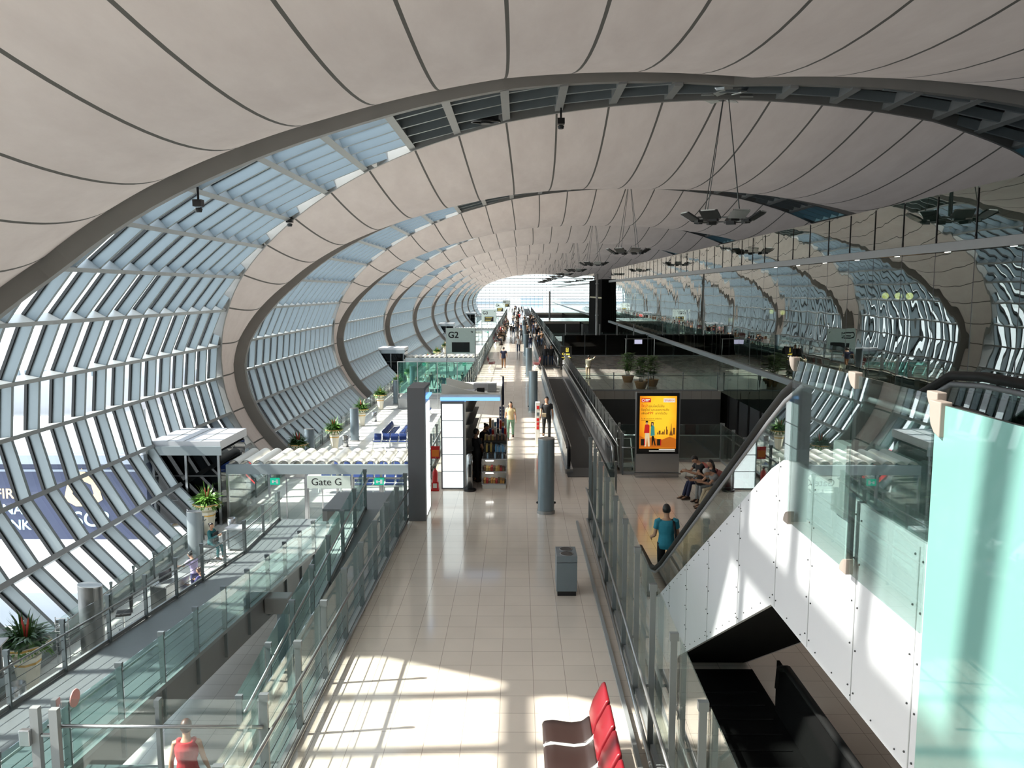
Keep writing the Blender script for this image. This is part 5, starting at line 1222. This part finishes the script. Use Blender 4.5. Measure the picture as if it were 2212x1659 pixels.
outer=[(-.85,-.55),(-.35,-.85),(.35,-.85),(.85,-.55),(.70,.05),(.0,.85),(-.70,.05)]
inner=[(.48*cos(2*pi*j/7-pi/2-2*pi/7*1.5+0),.48*sin(2*pi*j/7-pi/2-2*pi/7*1.5)-.18) for j in range(7)]
vs=[(x,y_,z) for y_ in(-.03,0) for x,z in outer+inner]
fs=[]
for i in range(7):
    j=(i+1)%7; fs.append((i,j,7+j,7+i)); fs.append((14+i,21+i,21+j,14+j))
lg.add([(x-2.85,y_,z+2.55) for x,y_,z in vs],fs); lg.build('ring_emblem',mo,jb)
text('lettering','SCB',.95,mc,jb,(-3.35,-.02,.80),bold=.012)
# white airliner on the stand
ac=thing('airliner','white airliner parked on the apron beyond the boarding bridge','aeroplane',(-34,66,-1.0))
mb=MB(); xs=[(8,.1),(7.4,.9),(6,1.7),(3.5,2.5),(0,3.0),(-6,3.1),(-40,3.1),(-50,2.2),(-58,.6)]
mb.tube([(x,0,.3*(x<-40)) for x,_ in xs],[r for _,r in xs],24); mb.build('fuselage',M['white'],ac,True)
wb=MB()
for i in range(60): wb.box(1.5-.75*i-.16,1.5-.75*i+.16,-3.12,-3.02,.55,1.0)
wb.build('cabin_windows',M['slate'],ac); 
MB().prism([(-14,-3),(-22,-3),(-32,-24),(-29,-24)],-1.4,-.9,'z').build('wing',M['bridgegrey'],ac); MB().prism([(-46,2),(-56,2),(-61,11),(-56,11)],-.3,.3,'y').build('tail_fin',M['navy'],ac)
for x,y_ in ((3,0),(-20,-3),(-20,3)): MB().tube([(x,y_,-2),(x,y_,-7.2)],.25,8).build('gear_leg',M['steel'],ac); MB().tube([(x,y_-.4,-7.3),(x,y_+.4,-7.3)],.7,14).build('wheel',M['black'],ac)
MB().tube([(-13,-10,-3),(-19,-10,-3)],[1.4,1.0],16).build('engine',M['bridgegrey'],ac,True)
tg=thing('apron_tug','yellow apron tug beside the boarding bridge','vehicle',(-24,52,-9)); MB().box(-2,2,-1,1,.4,1.3).build('body',mat('tug yellow',(.75,.45,.05),.5),tg); MB().box(-.4,.8,-.8,.8,1.3,2.2).build('cab',M['white'],tg)
for x in (-1.3,1.3):
    for y_ in (-1,1): MB().tube([(x,y_-.15,.45),(x,y_+.15,.45)],.45,12).build('wheel',M['black'],tg)
tg=thing('apron_truck','red catering truck on the apron beyond the yellow tug','vehicle',(-21,61,-9)); MB().box(-2.5,1.2,-1.2,1.2,.7,3.2).build('box',M['red'],tg); MB().box(1.3,2.8,-1.1,1.1,.6,2.3).build('cab',M['white'],tg)
for x in (-1.6,2.0):
    for y_ in (-1.1,1.1): MB().tube([(x,y_-.15,.5),(x,y_+.15,.5)],.5,12).build('wheel',M['black'],tg)
# ------------------------------------------------------------------ light
w=bpy.data.worlds.new('World'); SC.world=w; w.use_nodes=True; t=w.node_tree; t.nodes.clear()
o=t.nodes.new('ShaderNodeOutputWorld'); b=t.nodes.new('ShaderNodeBackground'); t.links.new(b.outputs[0],o.inputs[0])
sky=t.nodes.new('ShaderNodeTexSky'); sky.sky_type='NISHITA'; sky.sun_disc=False; sky.sun_elevation=R(42); sky.sun_rotation=R(-90); sky.air_density=1.0; sky.dust_density=3.0; sky.ozone_density=2.5
hz=t.nodes.new('ShaderNodeMix'); hz.data_type='RGBA'; hz.inputs[0].default_value=.62; hz.inputs[7].default_value=(4.6,5.2,5.4,1); t.links.new(sky.outputs[0],hz.inputs[6]); t.links.new(hz.outputs[2],b.inputs[0]); b.inputs[1].default_value=SKY
sd_=bpy.data.lights.new('sun','SUN'); sd_.energy=SUN; sd_.angle=R(.9); sd_.color=(1,.95,.86)
so=bpy.data.objects.new('sun',sd_); COL.objects.link(so); el=R(42)
dv=Vector((cos(el),.10,-sin(el))); so.rotation_euler=dv.to_track_quat('-Z','Y').to_euler(); so.location=(-60,0,60)
# ------------------------------------------------------------------ camera
cd=bpy.data.cameras.new('camera'); cd.sensor_width=36; cd.lens=1750*36/2212; cd.clip_start=.05; cd.clip_end=3000
co=bpy.data.objects.new('camera',cd); COL.objects.link(co); co.location=(0,0,6.2)
yaw,pit=R(.4228),R(6.5683)
fw=Vector((-sin(yaw)*cos(pit),cos(yaw)*cos(pit),-sin(pit))); co.rotation_euler=fw.to_track_quat('-Z','Y').to_euler()
SC.camera=co
vs_=SC.view_settings; vs_.view_transform='Standard'; vs_.look='None'; vs_.exposure=EXPO; vs_.gamma=1; vs_.use_curve_mapping=False
cy=SC.cycles; cy.use_denoising=True; cy.max_bounces=9; cy.diffuse_bounces=5; cy.glossy_bounces=4; cy.transmission_bounces=6; cy.transparent_max_bounces=40; cy.sample_clamp_indirect=6; cy.caustics_reflective=False; cy.caustics_refractive=False
